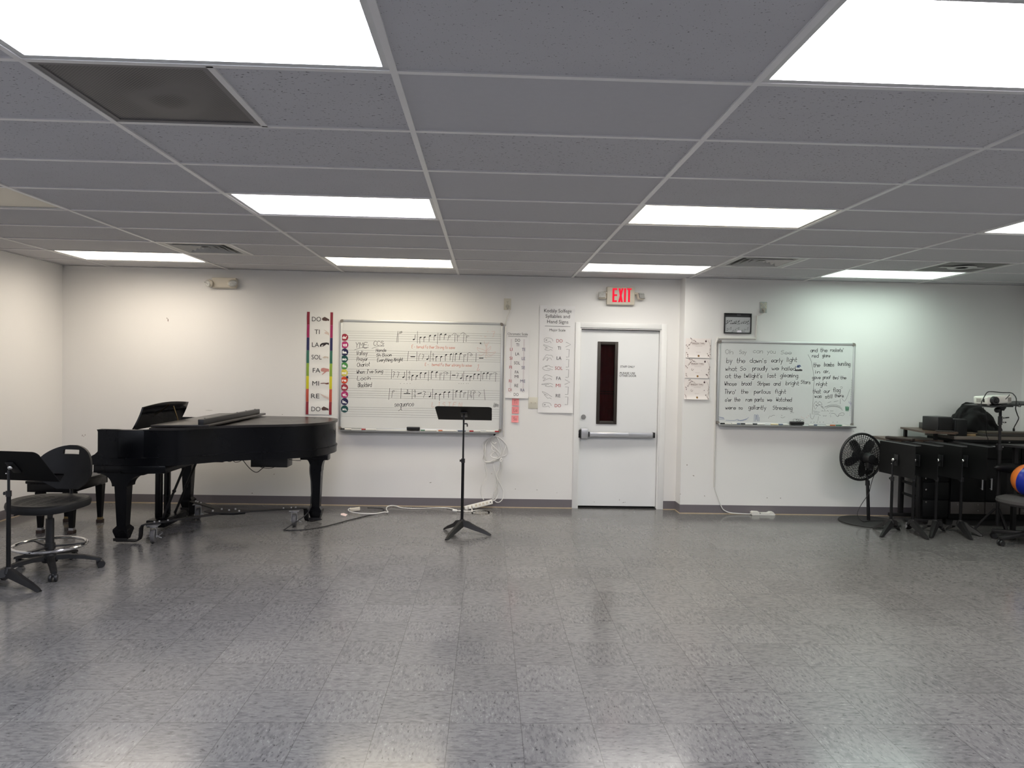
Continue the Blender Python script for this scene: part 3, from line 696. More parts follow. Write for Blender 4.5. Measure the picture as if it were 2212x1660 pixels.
# ---- round syllable magnets on the board
mag = {'do':(150, 38, 58), 'ti':(170, 45, 105), 'la':(28, 24, 72), 'so':(18, 72, 70), 'fa':(72, 140, 72), 'mi':(205, 196, 80), 're':(205, 75, 40)}
mw = mat('white_print', (0.85, 0.85, 0.85, 1), 0.5)
colname = {'do':'dark red', 'ti':'magenta', 'la':'navy', 'so':'dark teal', 'fa':'green', 'mi':'yellow', 're':'orange'}
lst = [('do', "do'", 478.5, 410, 'topmost dark red round magnet marked do, top of the column'), ('ti', 'ti', 480, 485, 'magenta round magnet marked ti, just below the topmost dark red one'), ('la', 'la', 479, 557, 'navy round magnet marked la, between magenta ti and teal so'), ('so', 'so', 476, 625, 'teal round magnet marked so, directly above the green fa magnet'),
       ('fa', 'fa', 475, 694, 'green round magnet marked fa on the staff-lined whiteboard'), ('mi', 'mi', 474, 763, 'yellow round magnet marked mi on the staff-lined whiteboard'), ('re', 're', 474, 836, 'orange round magnet marked re on the staff-lined whiteboard'), ('do', 'do', 476, 909, 'dark red round magnet marked do, directly below the orange re magnet'),
       ('ti', 'ti,', 478, 980, 'lower magenta round magnet marked ti, above the lowest navy magnet'), ('la', 'la,', 478, 1050, 'lower navy round magnet marked la, next to last in the column'), ('so', 'so,', 478, 1123, 'lowest round magnet in the column, teal, marked so')]
for k, (c, s, x, y, lb) in enumerate(lst):
    px, pz = c1(x, y); px += .004; r = .0372
    mb = MB(); n = 32
    mb.xf = Matrix.Translation((px, Y1, pz))
    mb.prism([(r*math.cos(2*PI*i/n), r*math.sin(2*PI*i/n)) for i in range(n)], lambda u, v, q: (u, q, v), -.0034, -.0006, 0)
    mb.text(s, .030, 0, 0, lambda u, v: (u, -.0039, v), 1, .045, .046)
    o = mb.build('round_magnet', [mat('magnet_'+c, rgb(*mag[c]), 0.45, var=.03), mw], None, world=False); o.location = (0, 0, 0)
    tag(o, lb, 'magnet', 'syllable magnets on the staff-lined whiteboard')
for x, y, r, nm, colr, lb in ((508, 807, 11, 'blue', rgb(30, 45, 75), 'small dark blue magnet at the edge of the orange re magnet'), (1834, 470, 7, 'black', rgb(20, 20, 20), 'tiny black magnet at the right end of the top stave')):
    px, pz = c1(x, y)
    o = MB().cyl((px, Y1-.0045, pz), (px, Y1-.013, pz), r*K, r*K*.85, 16).build('small_magnet', mat('magnet_'+nm, colr, .4)); tag(o, lb, 'magnet')
# ---- lyric board
q = [wal(*p, W2-.02) for p in ((1551.4, 735.8), (1848.6, 741), (1547.4, 917), (1843, 921.5))]
b2l, b2r, b2t, b2b = (q[0].x+q[2].x)/2, (q[1].x+q[3].x)/2, (q[0].z+q[1].z)/2, (q[2].z+q[3].z)/2
B2, ya2 = whiteboard('smaller whiteboard covered in handwritten anthem lyrics, right of the door', b2l, b2r, b2t, b2b, W2, (.02, 0))
pb = MB(); pb.box(b2l+.022, b2r-.022, W2-.016, W2-.002, b2b+.022, b2t-.022, 0)
Y2 = W2-.0168; ON2 = lambda u, v: (u, Y2, v); c2 = crop(1460, 620, 5.188, Y2); K2 = Y2/F/5.188
def W_2(s, x, y, w, h=52, mi=1, wd=.0046, rise=0.0):
    a = c2(x, y); write(pb, s, a[0], a[1], h*K2, ON2, mi, wd, w*K2, rise=rise, slant=.05)
def L2(pts, w=.0034, mi=2, sm=3): ln(c2, pts, w, mi, pb, ON2, sm)
for s, x, y, w, mi, h in (('Oh', 555, 752, 85, 2, 50), ('Say', 710, 750, 82, 2, 44), ('can', 868, 742, 106, 2, 50), ('you', 1022, 745, 95, 2, 46), ('See', 1178, 756, 118, 2, 44),
    ('by', 568, 850, 62, 1, 56), ('the', 680, 852, 95, 1, 54), ("dawn's", 832, 850, 185, 1, 50), ('early', 1070, 848, 128, 1, 50), ('light', 1245, 838, 112, 1, 50),
    ('what', 556, 940, 130, 1, 48), ('So', 722, 938, 62, 1, 46), ('proudly', 858, 934, 170, 1, 48), ('we', 1074, 934, 80, 1, 46), ('hailed', 1190, 936, 150, 1, 48),
    ('at', 552, 1022, 66, 1, 46), ('the', 650, 1022, 75, 1, 48), ("twilight's", 762, 1018, 208, 1, 48), ('last', 1030, 1018, 92, 1, 48), ('gleaming.', 1172, 1012, 215, 1, 46),
    ('Whose', 545, 1106, 136, 1, 44), ('broad', 738, 1104, 108, 1, 46), ('Stripes', 914, 1104, 142, 1, 44), ('and', 1098, 1104, 72, 1, 44), ('bright', 1232, 1100, 148, 1, 46), ('Stars', 1402, 1086, 108, 1, 40),
    ("Thro'", 545, 1200, 128, 1, 50), ('the', 728, 1196, 82, 1, 48), ('perilous', 878, 1196, 186, 1, 48), ('fight', 1110, 1196, 124, 1, 48),
    ("o'er", 552, 1288, 72, 1, 44), ('the', 655, 1284, 64, 1, 46), ('ram', 784, 1284, 68, 1, 42), ('parts', 884, 1284, 102, 1, 46), ('we', 1024, 1284, 52, 1, 42), ('Watched', 1122, 1284, 180, 1, 44),
    ('were', 556, 1374, 114, 1, 44), ('so', 704, 1374, 42, 1, 40), ('gallantly', 816, 1372, 196, 1, 46), ('Streaming', 1086, 1376, 222, 1, 44),
    ('and', 1510, 730, 76, 1, 42), ('the', 1620, 730, 76, 1, 44), ("rockets'", 1732, 726, 150, 1, 40), ('red', 1526, 792, 72, 1, 44), ('glare', 1642, 786, 88, 1, 36), ('the', 1540, 898, 76, 1, 48), ('bombs', 1662, 890, 112, 1, 48), ('bursting', 1816, 882, 140, 1, 46),
    ('in', 1566, 972, 48, 1, 38), ('air,', 1656, 966, 68, 1, 40), ('gave', 1528, 1032, 92, 1, 38), ('proof', 1648, 1032, 86, 1, 40), ("thro'", 1760, 1036, 66, 1, 36), ('the', 1846, 1034, 62, 1, 36), ('night', 1574, 1108, 122, 1, 46), ('that', 1534, 1192, 92, 1, 46), ('our', 1660, 1188, 66, 1, 44), ('flag', 1762, 1180, 82, 1, 50), ('was', 1555, 1244, 80, 1, 40), ('still', 1672, 1250, 82, 1, 44), ('there.', 1780, 1236, 110, 1, 40)):
    W_2(s, x, y, w, h, mi, .0046 if mi == 1 else .0034)
L2([(1480, 760), (1515, 830), (1535, 930), (1550, 1040), (1545, 1100), (1540, 1200), (1528, 1430)], .0034)
for k in range(10): L2([(1346+random.uniform(0, 55), 880+3*k), (1350+random.uniform(20, 55), 878+3*k)], .005, 6, 1)
for k in range(16): L2([(1338+5*k, 925+random.uniform(-4, 6)), (1340+5*k, 942)], .004, 1, 1)
for p in ([(1545, 1320), (1572, 1282), (1592, 1318), (1608, 1284), (1640, 1318), (1620, 1322), (1645, 1352)], [(1545, 1330), (1560, 1372), (1580, 1348)], [(1640, 1335), (1672, 1385)], [(1625, 1340), (1650, 1365)], [(1665, 1352), (1720, 1328), (1800, 1326), (1845, 1342)], [(1680, 1362), (1740, 1342), (1820, 1350), (1868, 1384)], [(1670, 1345), (1740, 1335), (1810, 1340), (1862, 1364)],
          [(1740, 1418), (1780, 1422), (1810, 1456), (1832, 1424), (1868, 1412), (1888, 1426), (1870, 1444), (1840, 1438), (1814, 1456)], [(1950, 1150), (1912, 1250), (1886, 1282), (1858, 1248)], [(1842, 1252), (1842, 1312)], [(1505, 1420), (1512, 1470), (1535, 1480), (1552, 1440)], [(1540, 1392), (1612, 1406)], [(1545, 1408), (1600, 1420)], [(1540, 1424), (1622, 1440)], [(1650, 1440), (1656, 1452), (1668, 1444), (1680, 1452), (1686, 1440)],
          [(1632, 1396), (1642, 1386), (1650, 1398)], [(1660, 1394), (1668, 1390), (1676, 1396)], [(1690, 1396), (1700, 1386), (1710, 1398)], [(1730, 1392), (1765, 1392)], [(1700, 1300), (1738, 1288)], [(1770, 1290), (1820, 1276)], [(1282, 1418), (1300, 1408), (1322, 1412)], [(1304, 1370), (1302, 1410)], [(1180, 1438), (1192, 1445)], [(1176, 1460), (1196, 1470), (1222, 1456)], [(1035, 1476), (1052, 1450), (1068, 1455), (1085, 1440), (1108, 1440)], [(1318, 1508), (1322, 1482), (1428, 1490), (1420, 1515)],
          [(1600, 1455), (1590, 1500)], [(1840, 1125), (1860, 1120), (1866, 1136), (1846, 1140)], [(1720, 1420), (1730, 1414)], [(1728, 1440), (1738, 1436)], [(1730, 1458), (1740, 1454)]): L2(p, .003)
for x, y in ((1572, 1326), (1606, 1324), (1586, 1334), (1352, 1490), (1375, 1494), (1395, 1500), (1358, 1508), (1380, 1510)): L2([(x-5, y), (x+6, y)], .006, 1, 1)
for x in (1512, 1545, 1580, 1612, 1650, 1758, 1805): L2([(x, 1520), (x+6, 1516)], .005, 2, 1)
for p in ([(480, 1455), (535, 1470)], [(482, 1470), (540, 1474)], [(480, 1486), (545, 1484)], [(560, 1496), (650, 1500), (690, 1486), (720, 1502), (760, 1496), (785, 1488), (815, 1464)], [(690, 1500), (740, 1496), (800, 1478)], [(878, 1508), (880, 1440), (888, 1436)], [(892, 1508), (896, 1434)], [(910, 1506), (910, 1430)], [(922, 1506), (924, 1436)], [(932, 1508), (936, 1460)], [(900, 1490), (904, 1440)]): L2(p, .0034, 6)
for k in range(14): L2([(1898+3.3*k, 1345+random.uniform(-8, 8)), (1903+2.6*k, 1385+random.uniform(-5, 16))], .004, 7, 1)
for k in range(16): L2([(1968-2*k*.6, 1040+26*k), (1970-2*k*.6, 1058+26*k)], .0028, 8 if k > 6 else 2, 1)
for k in range(5): L2([(1940+8*k, 1285+4*k), (1936+8*k, 1300+9*k)], .003, 8, 1)
for x, y in ((1405, 1455), (1430, 1470), (1460, 1460), (1480, 1440)): L2([(x, y), (x+12, y+12)], .003, 5, 1)
pb.build('writing_surface', PENS, B2, smooth=False)
# ---- markers and erasers on the trays
def marker(px0, px1, py, Yw, body, cap, capside, lb, r=.0075):
    yy = Yw-.024-.036
    a, b = wal(px0, py, yy), wal(px1, py, yy); x0, x1 = a.x, b.x; L = x1-x0
    z = (b1b if Yw == W else b2b)+.0035+r
    t = thing('whiteboard_marker', lb, 'marker', ((x0+x1)/2, yy, z-r), 0, 'markers on the '+('staff-lined' if Yw == W else 'lyric')+' board tray')
    cl = min(.045, L*.42); xc = x0+cl if capside < 0 else x1-cl
    bx0, bx1 = (xc, x1) if capside < 0 else (x0, xc); cx0, cx1 = (x0, xc-.0008) if capside < 0 else (xc+.0008, x1)
    MB().cyl((bx0, yy, z), (bx1, yy, z), r, r, 12).build('barrel', body, t); MB().cyl((cx0, yy, z), (cx1, yy, z), r*1.08, r*.9, 12).build('cap', cap, t)
mk = {n: mat('plastic_'+n, rgb(*c), .35, var=.02) for n, c in dict(white=(226, 224, 218), black=(22, 22, 24), red=(165, 40, 42), green=(80, 120, 98), orange=(190, 110, 70), slate=(95, 105, 125), cream=(222, 205, 165), brown=(150, 110, 85)).items()}
for a in ((735.5, 759, 926, 'white', 'black', -1, 'white marker with black cap at the left end of the staff-lined board tray'), (781, 812, 927.5, 'white', 'red', -1, 'thin white marker with red cap left of the black eraser, staff-lined board tray'), (909, 943, 929, 'white', 'green', -1, 'white marker with green cap right of the black eraser, staff-lined board tray'),
          (947, 986, 930, 'white', 'orange', -1, 'white marker with orange cap behind the music stand pole, staff-lined board tray'), (989, 1006, 930.5, 'slate', 'slate', 1, 'short dark slate marker behind the music stand pole'), (1014, 1038, 930.7, 'white', 'red', -1, 'white marker with big red cap right of the music stand pole'), (1050, 1078, 932, 'white', 'red', 1, 'white marker at the right end of the staff-lined board tray')):
    marker(a[0], a[1], a[2], W, mk[a[3]], mk[a[4]], a[5], a[6])
for a in ((1556.5, 1579, 914.5, 'white', 'black', -1, 'white marker with black cap at the left end of the lyric board tray'), (1581, 1599, 915, 'white', 'slate', 1, 'white marker with slate cap, second from left on the lyric board tray'), (1600.5, 1625, 915.5, 'white', 'black', -1, 'white marker with black cap, third from left on the lyric board tray'), (1626.5, 1652, 916, 'white', 'black', -1, 'white marker with black cap, fourth from left on the lyric board tray'),
          (1665, 1681, 916.5, 'cream', 'cream', 1, 'short cream marker left of the lyric board eraser'), (1682, 1704, 917, 'white', 'slate', -1, 'white marker touching the left end of the lyric board eraser'), (1747, 1765, 918, 'white', 'slate', 1, 'white marker just right of the lyric board eraser'), (1784, 1804, 919, 'orange', 'white', -1, 'orange-brown marker on the right part of the lyric board tray'), (1806, 1818, 919, 'green', 'green', 1, 'short green marker on the right part of the lyric board tray'), (1819, 1836, 919.5, 'white', 'white', 1, 'white marker at the right end of the lyric board tray')):
    marker(a[0], a[1], a[2], W2, mk[a[3]], mk[a[4]], a[5], a[6])
felt_m = mat('black_felt', (0.012, 0.011, 0.012, 1), 0.9)
for px0, px1, py, Yw, lb in ((878.5, 907, 927, W, 'black eraser in the tray of the staff-lined whiteboard'), (1706.5, 1736, 916, W2, 'black eraser in the tray of the lyric whiteboard')):
    yy = Yw-.024-.03; x0, x1 = wal(px0, py, yy).x, wal(px1, py, yy).x; z = (b1b if Yw == W else b2b)+.0105
    t = thing('whiteboard_eraser', lb, 'eraser', ((x0+x1)/2, yy, z))
    MB().box(x0, x1, yy-.02, yy+.022, z+.012, z+.034, 0, .006).build('handle', blackp_m, t); MB().box(x0+.003, x1-.003, yy-.018, yy+.02, z, z+.012, 0, .002).build('felt_pad', felt_m, t)
# ------------------------------------------------------------------ posters
def sheet(x0, x1, z0, z1, Yw, disp, nu=10, nv=24):
    """sheet of paper hung on the wall: disp(u, v) = how far it stands off"""
    def P(x, z, e=0.0):
        u, v = (x-x0)/(x1-x0), (z-z0)/(z1-z0)
        return (x, Yw-.004-disp(min(1, max(0, u)), min(1, max(0, v)))-e, z)
    mb = MB(); vs = []
    for e in (0, -.0016):
        for j in range(nv+1):
            for i in range(nu+1): vs.append(P(x0+(x1-x0)*i/nu, z0+(z1-z0)*j/nv, e))
    n = (nu+1)*(nv+1); fs = []
    for j in range(nv):
        for i in range(nu):
            a = j*(nu+1)+i; fs += [(a, a+1, a+nu+2, a+nu+1), (n+a, n+a+nu+1, n+a+nu+2, n+a+1)]
    rim = [i for i in range(nu+1)]+[(j+1)*(nu+1)-1 for j in range(1, nv+1)]+[nv*(nu+1)+i for i in range(nu-1, -1, -1)]+[j*(nu+1) for j in range(nv-1, 0, -1)]
    for a, b in zip(rim, rim[1:]+rim[:1]): fs.append((a, b, n+b, n+a))
    mb.add(vs, fs, 0)
    return mb, (lambda x, z: P(x, z, .0012))
def strip(mb, on, x0, x1, z0, z1, mi, n=6, under=0.0):
    vs = []; nu = 10 if abs(x1-x0) > .08 else 1
    for i in range(n+1):
        z = z0+(z1-z0)*i/n
        for j in range(nu+1): p = Vector(on(x0+(x1-x0)*j/nu, z)); p.y += under; vs.append(p)
    mb.add(vs, [(i*(nu+1)+j, i*(nu+1)+j+1, (i+1)*(nu+1)+j+1, (i+1)*(nu+1)+j) for i in range(n) for j in range(nu)], mi)
# coloured-edge banner left of the board
a, b = wal(664.2, 673.8, W-.006), wal(719, 896.2, W-.006); x0, x1, z1, z0 = a.x-.004, b.x+.004, a.z, b.z-.002
x1 = wal(719.2, 700, W-.006).x
cr = lambda u, v: .004*abs(math.sin(v*8*PI))*(1 if v < .62 else .4)+.0025*noise.noise((u*3, v*17, 1.3))+.003*(1-v)
mb, on = sheet(x0, x1, z0, z1, W, cr, 12, 48)
bands = [(140, 40, 58), (160, 40, 92), (40, 42, 88), (52, 108, 92), (136, 166, 62), (208, 200, 40), (188, 84, 64), (140, 42, 54)]
cols = [mat('band_%s' % n, rgb(*c), .6, var=.05) for n, c in zip(('red', 'magenta', 'navy', 'teal', 'green', 'yellow', 'coral', 'maroon'), bands)]
hz = (z1-z0)/8; sw = .0285
for k in range(8):
    za, zb = z1-hz*(k+1)+.0003, z1-hz*k-.0003
    strip(mb, on, x0, x0+sw, za, zb, 2+k); strip(mb, on, x1-sw, x1, za, zb, 2+k)
YP = W-.008
T1, T2 = crop(655, 665, 13.84, YP), crop(655, 780, 13.84, YP); KP = YP/F/13.84
hands = [mat('hand_'+n, rgb(*c), .7, var=.15, scale=40) for n, c in dict(dark=(88, 66, 64), pale=(214, 196, 188), black=(38, 32, 34), light=(205, 194, 182), pink=(196, 138, 132), brown=(112, 72, 62)).items()]
H = {n: 10+i for i, n in enumerate(('dark', 'pale', 'black', 'light', 'pink', 'brown'))}
def hand(T, pts, n): mb.flat([T(*p) for p in pts], on, H[n])
for s, T, xa, xb, yc in (('DO', T1, 262, 528, 343), ('TI', T1, 338, 492, 722), ('LA', T1, 262, 474, 1108), ('SOL', T1, 252, 550, 1480), ('FA', T2, 288, 508, 284), ('MI', T2, 276, 472, 672), ('RE', T2, 238, 484, 1050), ('DO', T2, 246, 514, 1440)):
    c = T((xa+xb)/2, yc); mb.text(s, 132*KP, c[0], c[1], on, 1, 0.0, (xb-xa)*KP)
hand(T1, [(558, 340), (575, 310), (638, 274), (690, 300), (776, 348), (776, 405), (740, 385), (680, 398), (600, 388), (572, 372)], 'dark')
hand(T1, [(608, 650), (640, 665), (770, 755), (772, 832), (720, 802), (640, 778), (640, 735), (690, 728)], 'pale')
hand(T1, [(495, 1140), (508, 1098), (560, 1058), (690, 1042), (770, 1056), (770, 1128), (735, 1100), (690, 1095), (650, 1130), (575, 1168), (565, 1150), (610, 1115), (560, 1115), (540, 1140), (548, 1172), (515, 1170)], 'black')
hand(T1, [(570, 1498), (640, 1452), (720, 1462), (758, 1475), (750, 1525), (690, 1500), (640, 1515)], 'light')
hand(T2, [(525, 270), (545, 222), (610, 208), (700, 228), (772, 240), (772, 326), (720, 315), (660, 350), (570, 418), (560, 400), (630, 330), (560, 318), (528, 300)], 'pink')
hand(T2, [(508, 670), (540, 660), (620, 655), (690, 660), (765, 648), (765, 696), (700, 704), (640, 680), (540, 684)], 'brown')
hand(T2, [(500, 972), (580, 1010), (680, 1060), (765, 1090), (765, 1158), (690, 1120), (610, 1085), (560, 1040)], 'pale')
hand(T2, [(545, 1430), (570, 1395), (615, 1362), (690, 1398), (760, 1430), (760, 1492), (720, 1472), (650, 1480), (575, 1480), (555, 1455)], 'dark')
o = mb.build('syllable_banner', [paper_m, ink_m]+cols+hands, None, sharp=60)
tag(o, 'tall white banner with coloured edge blocks and hand signs, left of the whiteboard', 'poster')
# long white vinyl poster beside the door
YP = W-.012
C4 = crop(1060, 600, 5.1875, YP); K4 = YP/F/5.1875
a, b, c_, d_ = C4(553, 315), C4(952, 315), C4(525, 1502), C4(915, 1532)
x0, x1, z1, z0 = (a[0]+c_[0])/2, (b[0]+d_[0])/2, (a[1]+b[1])/2, (c_[1]+d_[1])/2
dk = lambda u, v: .010*math.exp(-((v-.0)**2)/.002)*(.4+.6*u)+.006*(1-abs(2*u-1))*math.exp(-((v-.53)**2)/.02)+.003*math.sin(u*5+v*9)**2+.004*math.exp(-((v-.98)**2)/.0006)
mb, on = sheet(x0, x1, z0, z1, W, dk, 14, 60)
def T4(s, x, y, h, w, mi=1, b_=0.0): c = C4(x, y); mb.text(s, h*K4, c[0], c[1], on, mi, b_, w*K4)
T4('Kodály Solfege', 753, 372, 38, 308); T4('Syllables and', 752, 433, 38, 272); T4('Hand Signs', 752, 494, 38, 238); T4('Major Scale', 749, 588, 27, 178)
strip(mb, on, C4(608, 546)[0], C4(892, 546)[0], C4(750, 548)[1], C4(750, 544)[1], 1, 1)
for s, x, y, w, mi in (('DO', 771, 709, 70, 2), ('TI', 768, 790, 36, 1), ('LA', 766, 903, 54, 1), ('SOL', 763, 1016, 86, 2), ('FA', 762, 1130, 54, 1), ('MI', 757, 1210, 52, 2), ('RE', 755, 1324, 52, 1), ('DO', 753, 1436, 70, 2)): T4(s, x, y, 36, w, mi)
C6 = crop(1165, 730, 9.765, YP)
def I6(p, w=.0022, mi=1, sm=4): mb.ink([C6(*q) for q in p], w, on, mi, sm)
for y0_ in (0, 1365):
    dx = 0 if y0_ == 0 else -34
    I6([(250+dx, 110+y0_), (225+dx, 75+y0_), (190+dx, 88+y0_), (110+dx, 88+y0_), (108+dx, 55+y0_), (100+dx, 40+y0_), (130+dx, 8+y0_), (200+dx, 5+y0_), (260+dx, 20+y0_), (290+dx, 70+y0_)]); I6([(130+dx, 50+y0_), (165+dx, 40+y0_), (140+dx, 60+y0_), (165+dx, 55+y0_)])
I6([(285, 218), (190, 180), (105, 148), (92, 160), (140, 190), (185, 225)]); I6([(275, 268), (240, 250), (190, 265), (125, 255), (120, 240), (150, 232), (135, 205), (165, 195)])
I6([(290, 415), (260, 372), (200, 368), (155, 360), (120, 400), (78, 465), (88, 470), (125, 430), (155, 415), (185, 425), (158, 480), (168, 482), (200, 440), (230, 425), (262, 465)])
I6([(290, 622), (240, 610), (200, 588), (135, 592), (130, 604), (175, 606), (95, 615), (70, 640), (95, 672), (140, 688), (200, 690), (240, 672), (285, 676)]); I6([(165, 650), (200, 655), (240, 650)])
I6([(270, 828), (220, 800), (140, 785), (95, 815), (75, 850), (100, 850), (130, 855), (85, 905), (95, 912), (140, 885), (200, 862), (232, 858), (262, 888)])
I6([(288, 988), (240, 965), (170, 962), (60, 978), (60, 990), (120, 990), (175, 985), (205, 992)]); I6([(280, 1040), (240, 1022), (200, 1032), (135, 1025), (130, 1005), (160, 1000)])
I6([(268, 1245), (220, 1218), (160, 1175), (75, 1138), (66, 1148), (110, 1185), (140, 1195)]); I6([(255, 1292), (220, 1270), (175, 1275), (130, 1230), (105, 1200), (140, 1205), (178, 1222)])
for y_ in (92, 885):
    s = 0 if y_ < 100 else -20; I6([(565+s, y_), (665+s, y_+52), (558+s, y_+102)], .0032, 1, 1)
for xa, ya_, yb_ in ((632, 245, 408), (625, 458, 620), (622, 672, 834), (612, 1038, 1198), (605, 1250, 1412)): I6([(xa-58, ya_), (xa, ya_), (xa-8, yb_), (xa-64, yb_)], .0032, 1, 1)
o = mb.build('hand_sign_poster', [paper2_m, mat('charcoal_print', rgb(58, 56, 60), .6), redi], None, sharp=60)
tag(o, 'long white Kodály hand sign poster hanging just left of the door', 'poster')
# narrow chromatic scale poster
a, b, c_, d_ = C4(175, 600), C4(437, 604), C4(158, 1350), C4(420, 1356)
x0, x1, z1, z0 = (a[0]+c_[0])/2, (b[0]+d_[0])/2, (a[1]+b[1])/2, (c_[1]+d_[1])/2
dk = lambda u, v: .012*math.exp(-(v**2)/.004)*(1-.5*abs(2*u-1))+.003*math.sin(u*4+v*7)**2+.006*(1 if u < .04 else 0)*math.exp(-((v-.43)**2)/.01)
mb, on = sheet(x0, x1, z0, z1, W, dk, 12, 44)
T4('Chromatic Scale', 303, 632, 27, 226); strip(mb, on, C4(196, 660)[0], C4(410, 660)[0], C4(303, 662)[1], C4(303, 658)[1], 1, 1)
for xa in (228, 371): strip(mb, on, C4(xa-8, 900)[0]+(0), C4(xa+8, 900)[0], C4(xa, 1290)[1], C4(xa, 690)[1], 4, 14, .0006)
for s, x, y, w, mi in (('DO', 302, 703, 56, 1), ('TI', 301, 754, 30, 1), ('LI', 230, 804, 28, 2), ('TE', 370, 806, 38, 3), ('LA', 298, 856, 45, 1), ('SI', 227, 904, 30, 2), ('LE', 367, 908, 38, 3), ('SOL', 295, 957, 66, 1), ('FI', 224, 1005, 28, 2), ('SE', 365, 1009, 38, 3), ('FA', 293, 1060, 42, 1), ('MI', 291, 1110, 42, 1), ('RI', 220, 1159, 32, 2), ('ME', 360, 1161, 54, 3), ('RE', 288, 1211, 42, 1), ('DI', 217, 1258, 36, 2), ('RA', 357, 1262, 46, 3), ('DO', 285, 1311, 54, 1)): T4(s, x, y, 33, w, mi)
o = mb.build('scale_poster', [paper2_m, mat('charcoal_print', rgb(58, 56, 60), .6), redi, bluei, greyi], None, sharp=60)
tag(o, 'narrow white chromatic scale poster between the whiteboard and the long poster', 'poster')
# pink notes
pink_m = mat('pink_note', rgb(238, 150, 152), .7, var=.03)
for s, px, py, cv, lb in (('Ti', 1113.4, 869, .004, 'pink sticky note reading Ti, right under the chromatic scale poster'), ('La', 1113.2, 886.5, .004, 'pink sticky note reading La, between two other pink notes'), ('So', 1112.4, 905.4, .016, 'lowest pink sticky note, reading So, with a curled edge')):
    c = wal(px, py, W-.004); h = .0375
    mb, on = sheet(c.x-h, c.x+h, c.z-h, c.z+h, W, lambda u, v: cv*(1-v)**2*(.4+.6*u), 8, 8)
    write(mb, s, c.x-.016, c.z-.016, .034, on, 1, .003, .034, 0, .1)
    o = mb.build('sticky_note', [pink_m, mat('pencil', rgb(150, 90, 92), .7)], None, sharp=60); tag(o, lb, 'sticky note', 'pink syllable notes')
# certificates
C5 = crop(1475, 725, 11.446, W2-.006); K5 = (W2-.006)/F/11.446
gold = mat('gold_ink', rgb(150, 112, 60), .35, .5); sepia = mat('sepia_print', rgb(125, 102, 96), .7); faint = mat('faint_print', rgb(196, 184, 180), .7); plum = mat('plum_print', rgb(82, 58, 64), .7)
cream_m = mat('certificate_paper', rgb(236, 228, 224), .6, var=.015, scale=8)
for k, (q, lb) in enumerate((([(78, 70), (700, 80), (66, 548), (682, 560)], 'topmost of the three floral certificates left of the lyric whiteboard'), ([(58, 576), (678, 584), (38, 1052), (655, 1062)], 'middle one of the three floral certificates left of the lyric whiteboard'), ([(36, 1084), (655, 1092), (30, 1580), (650, 1590)], 'lowest of the three floral certificates, with a curling bottom edge'))):
    p = [C5(*z) for z in q]; x0, x1, z1, z0 = (p[0][0]+p[2][0])/2, (p[1][0]+p[3][0])/2, (p[0][1]+p[1][1])/2, (p[2][1]+p[3][1])/2
    w, h = x1-x0, z1-z0
    mb, on = sheet(x0, x1, z0, z1, W2, lambda u, v: (.006 if k == 0 else .002 if k == 1 else .012)*math.exp(-(v**2)/.01)+.002*math.sin(3*u+2)**2, 10, 10)
    uv = lambda u, v: (x0+u*w, z0+v*h)
    mb.text('BREEZIN\' THRU', .0155, *uv(.51, .745), on, 1, .01, w*.5)
    for u0, u1, v in ((.26, .76, .665), (.38, .66, .6), (.42, .6, .29)): strip(mb, on, uv(u0, v)[0], uv(u1, v)[0], uv(0, v-.006)[1], uv(0, v+.006)[1], 2, 1)
    c = uv(.52, .1); mb.flat([(c[0]+.0105*math.cos(t), c[1]+.0115*math.sin(t)) for t in [2*PI*i/12 for i in range(12)]], on, 3)
    for (ax, ay), (bx, by), n in (((.18, .98), (.42, .84), 7), ((.24, .84), (.14, .66), 6), ((.04, .62), (.1, .5), 3), ((.04, .25), (.1, .06), 4), ((.98, .6), (.96, .2), 6), ((.86, .22), (.96, .05), 7)):
        for i in range(n):
            t = i/max(1, n-1); c = uv(ax+(bx-ax)*t+random.uniform(-.02, .02), ay+(by-ay)*t+random.uniform(-.03, .03)); an = random.uniform(0, PI)
            mb.flat([(c[0]+.007*math.cos(an)*math.cos(s)-.0032*math.sin(an)*math.sin(s), c[1]+.007*math.sin(an)*math.cos(s)+.0032*math.cos(an)*math.sin(s)) for s in [2*PI*i_/8 for i_ in range(8)]], on, random.choice((1, 2, 4)))
        mb.ink([uv(ax, ay), uv((ax+bx)/2+.02, (ay+by)/2), uv(bx, by)], .0014, on, 1)
    mb.ink([uv(.88, .9), uv(.95, .75), uv(.98, .62)], .0016, on, 1); c = uv(.8, .86); mb.flat([(c[0]+.009*math.cos(t), c[1]+.011*math.sin(t)) for t in [2*PI*i/8 for i in range(8)]], on, 4); mb.ink([uv(.8, .88), uv(.805, .95)], .0022, on, 4)
    if k: mb.ink([uv(.29, .5), uv(.27, .43), uv(.32, .4), uv(.35, .47)], .0028, on, 1); mb.flat([uv(.78, .45), uv(.8, .43), uv(.82, .46), uv(.8, .48)] if k == 2 else [uv(.66, .4), uv(.67, .39), uv(.675, .41)], on, 4)
    o = mb.build('certificate', [cream_m, sepia, faint, gold, plum], None, sharp=60); tag(o, lb, 'certificate', 'floral certificates in a column')
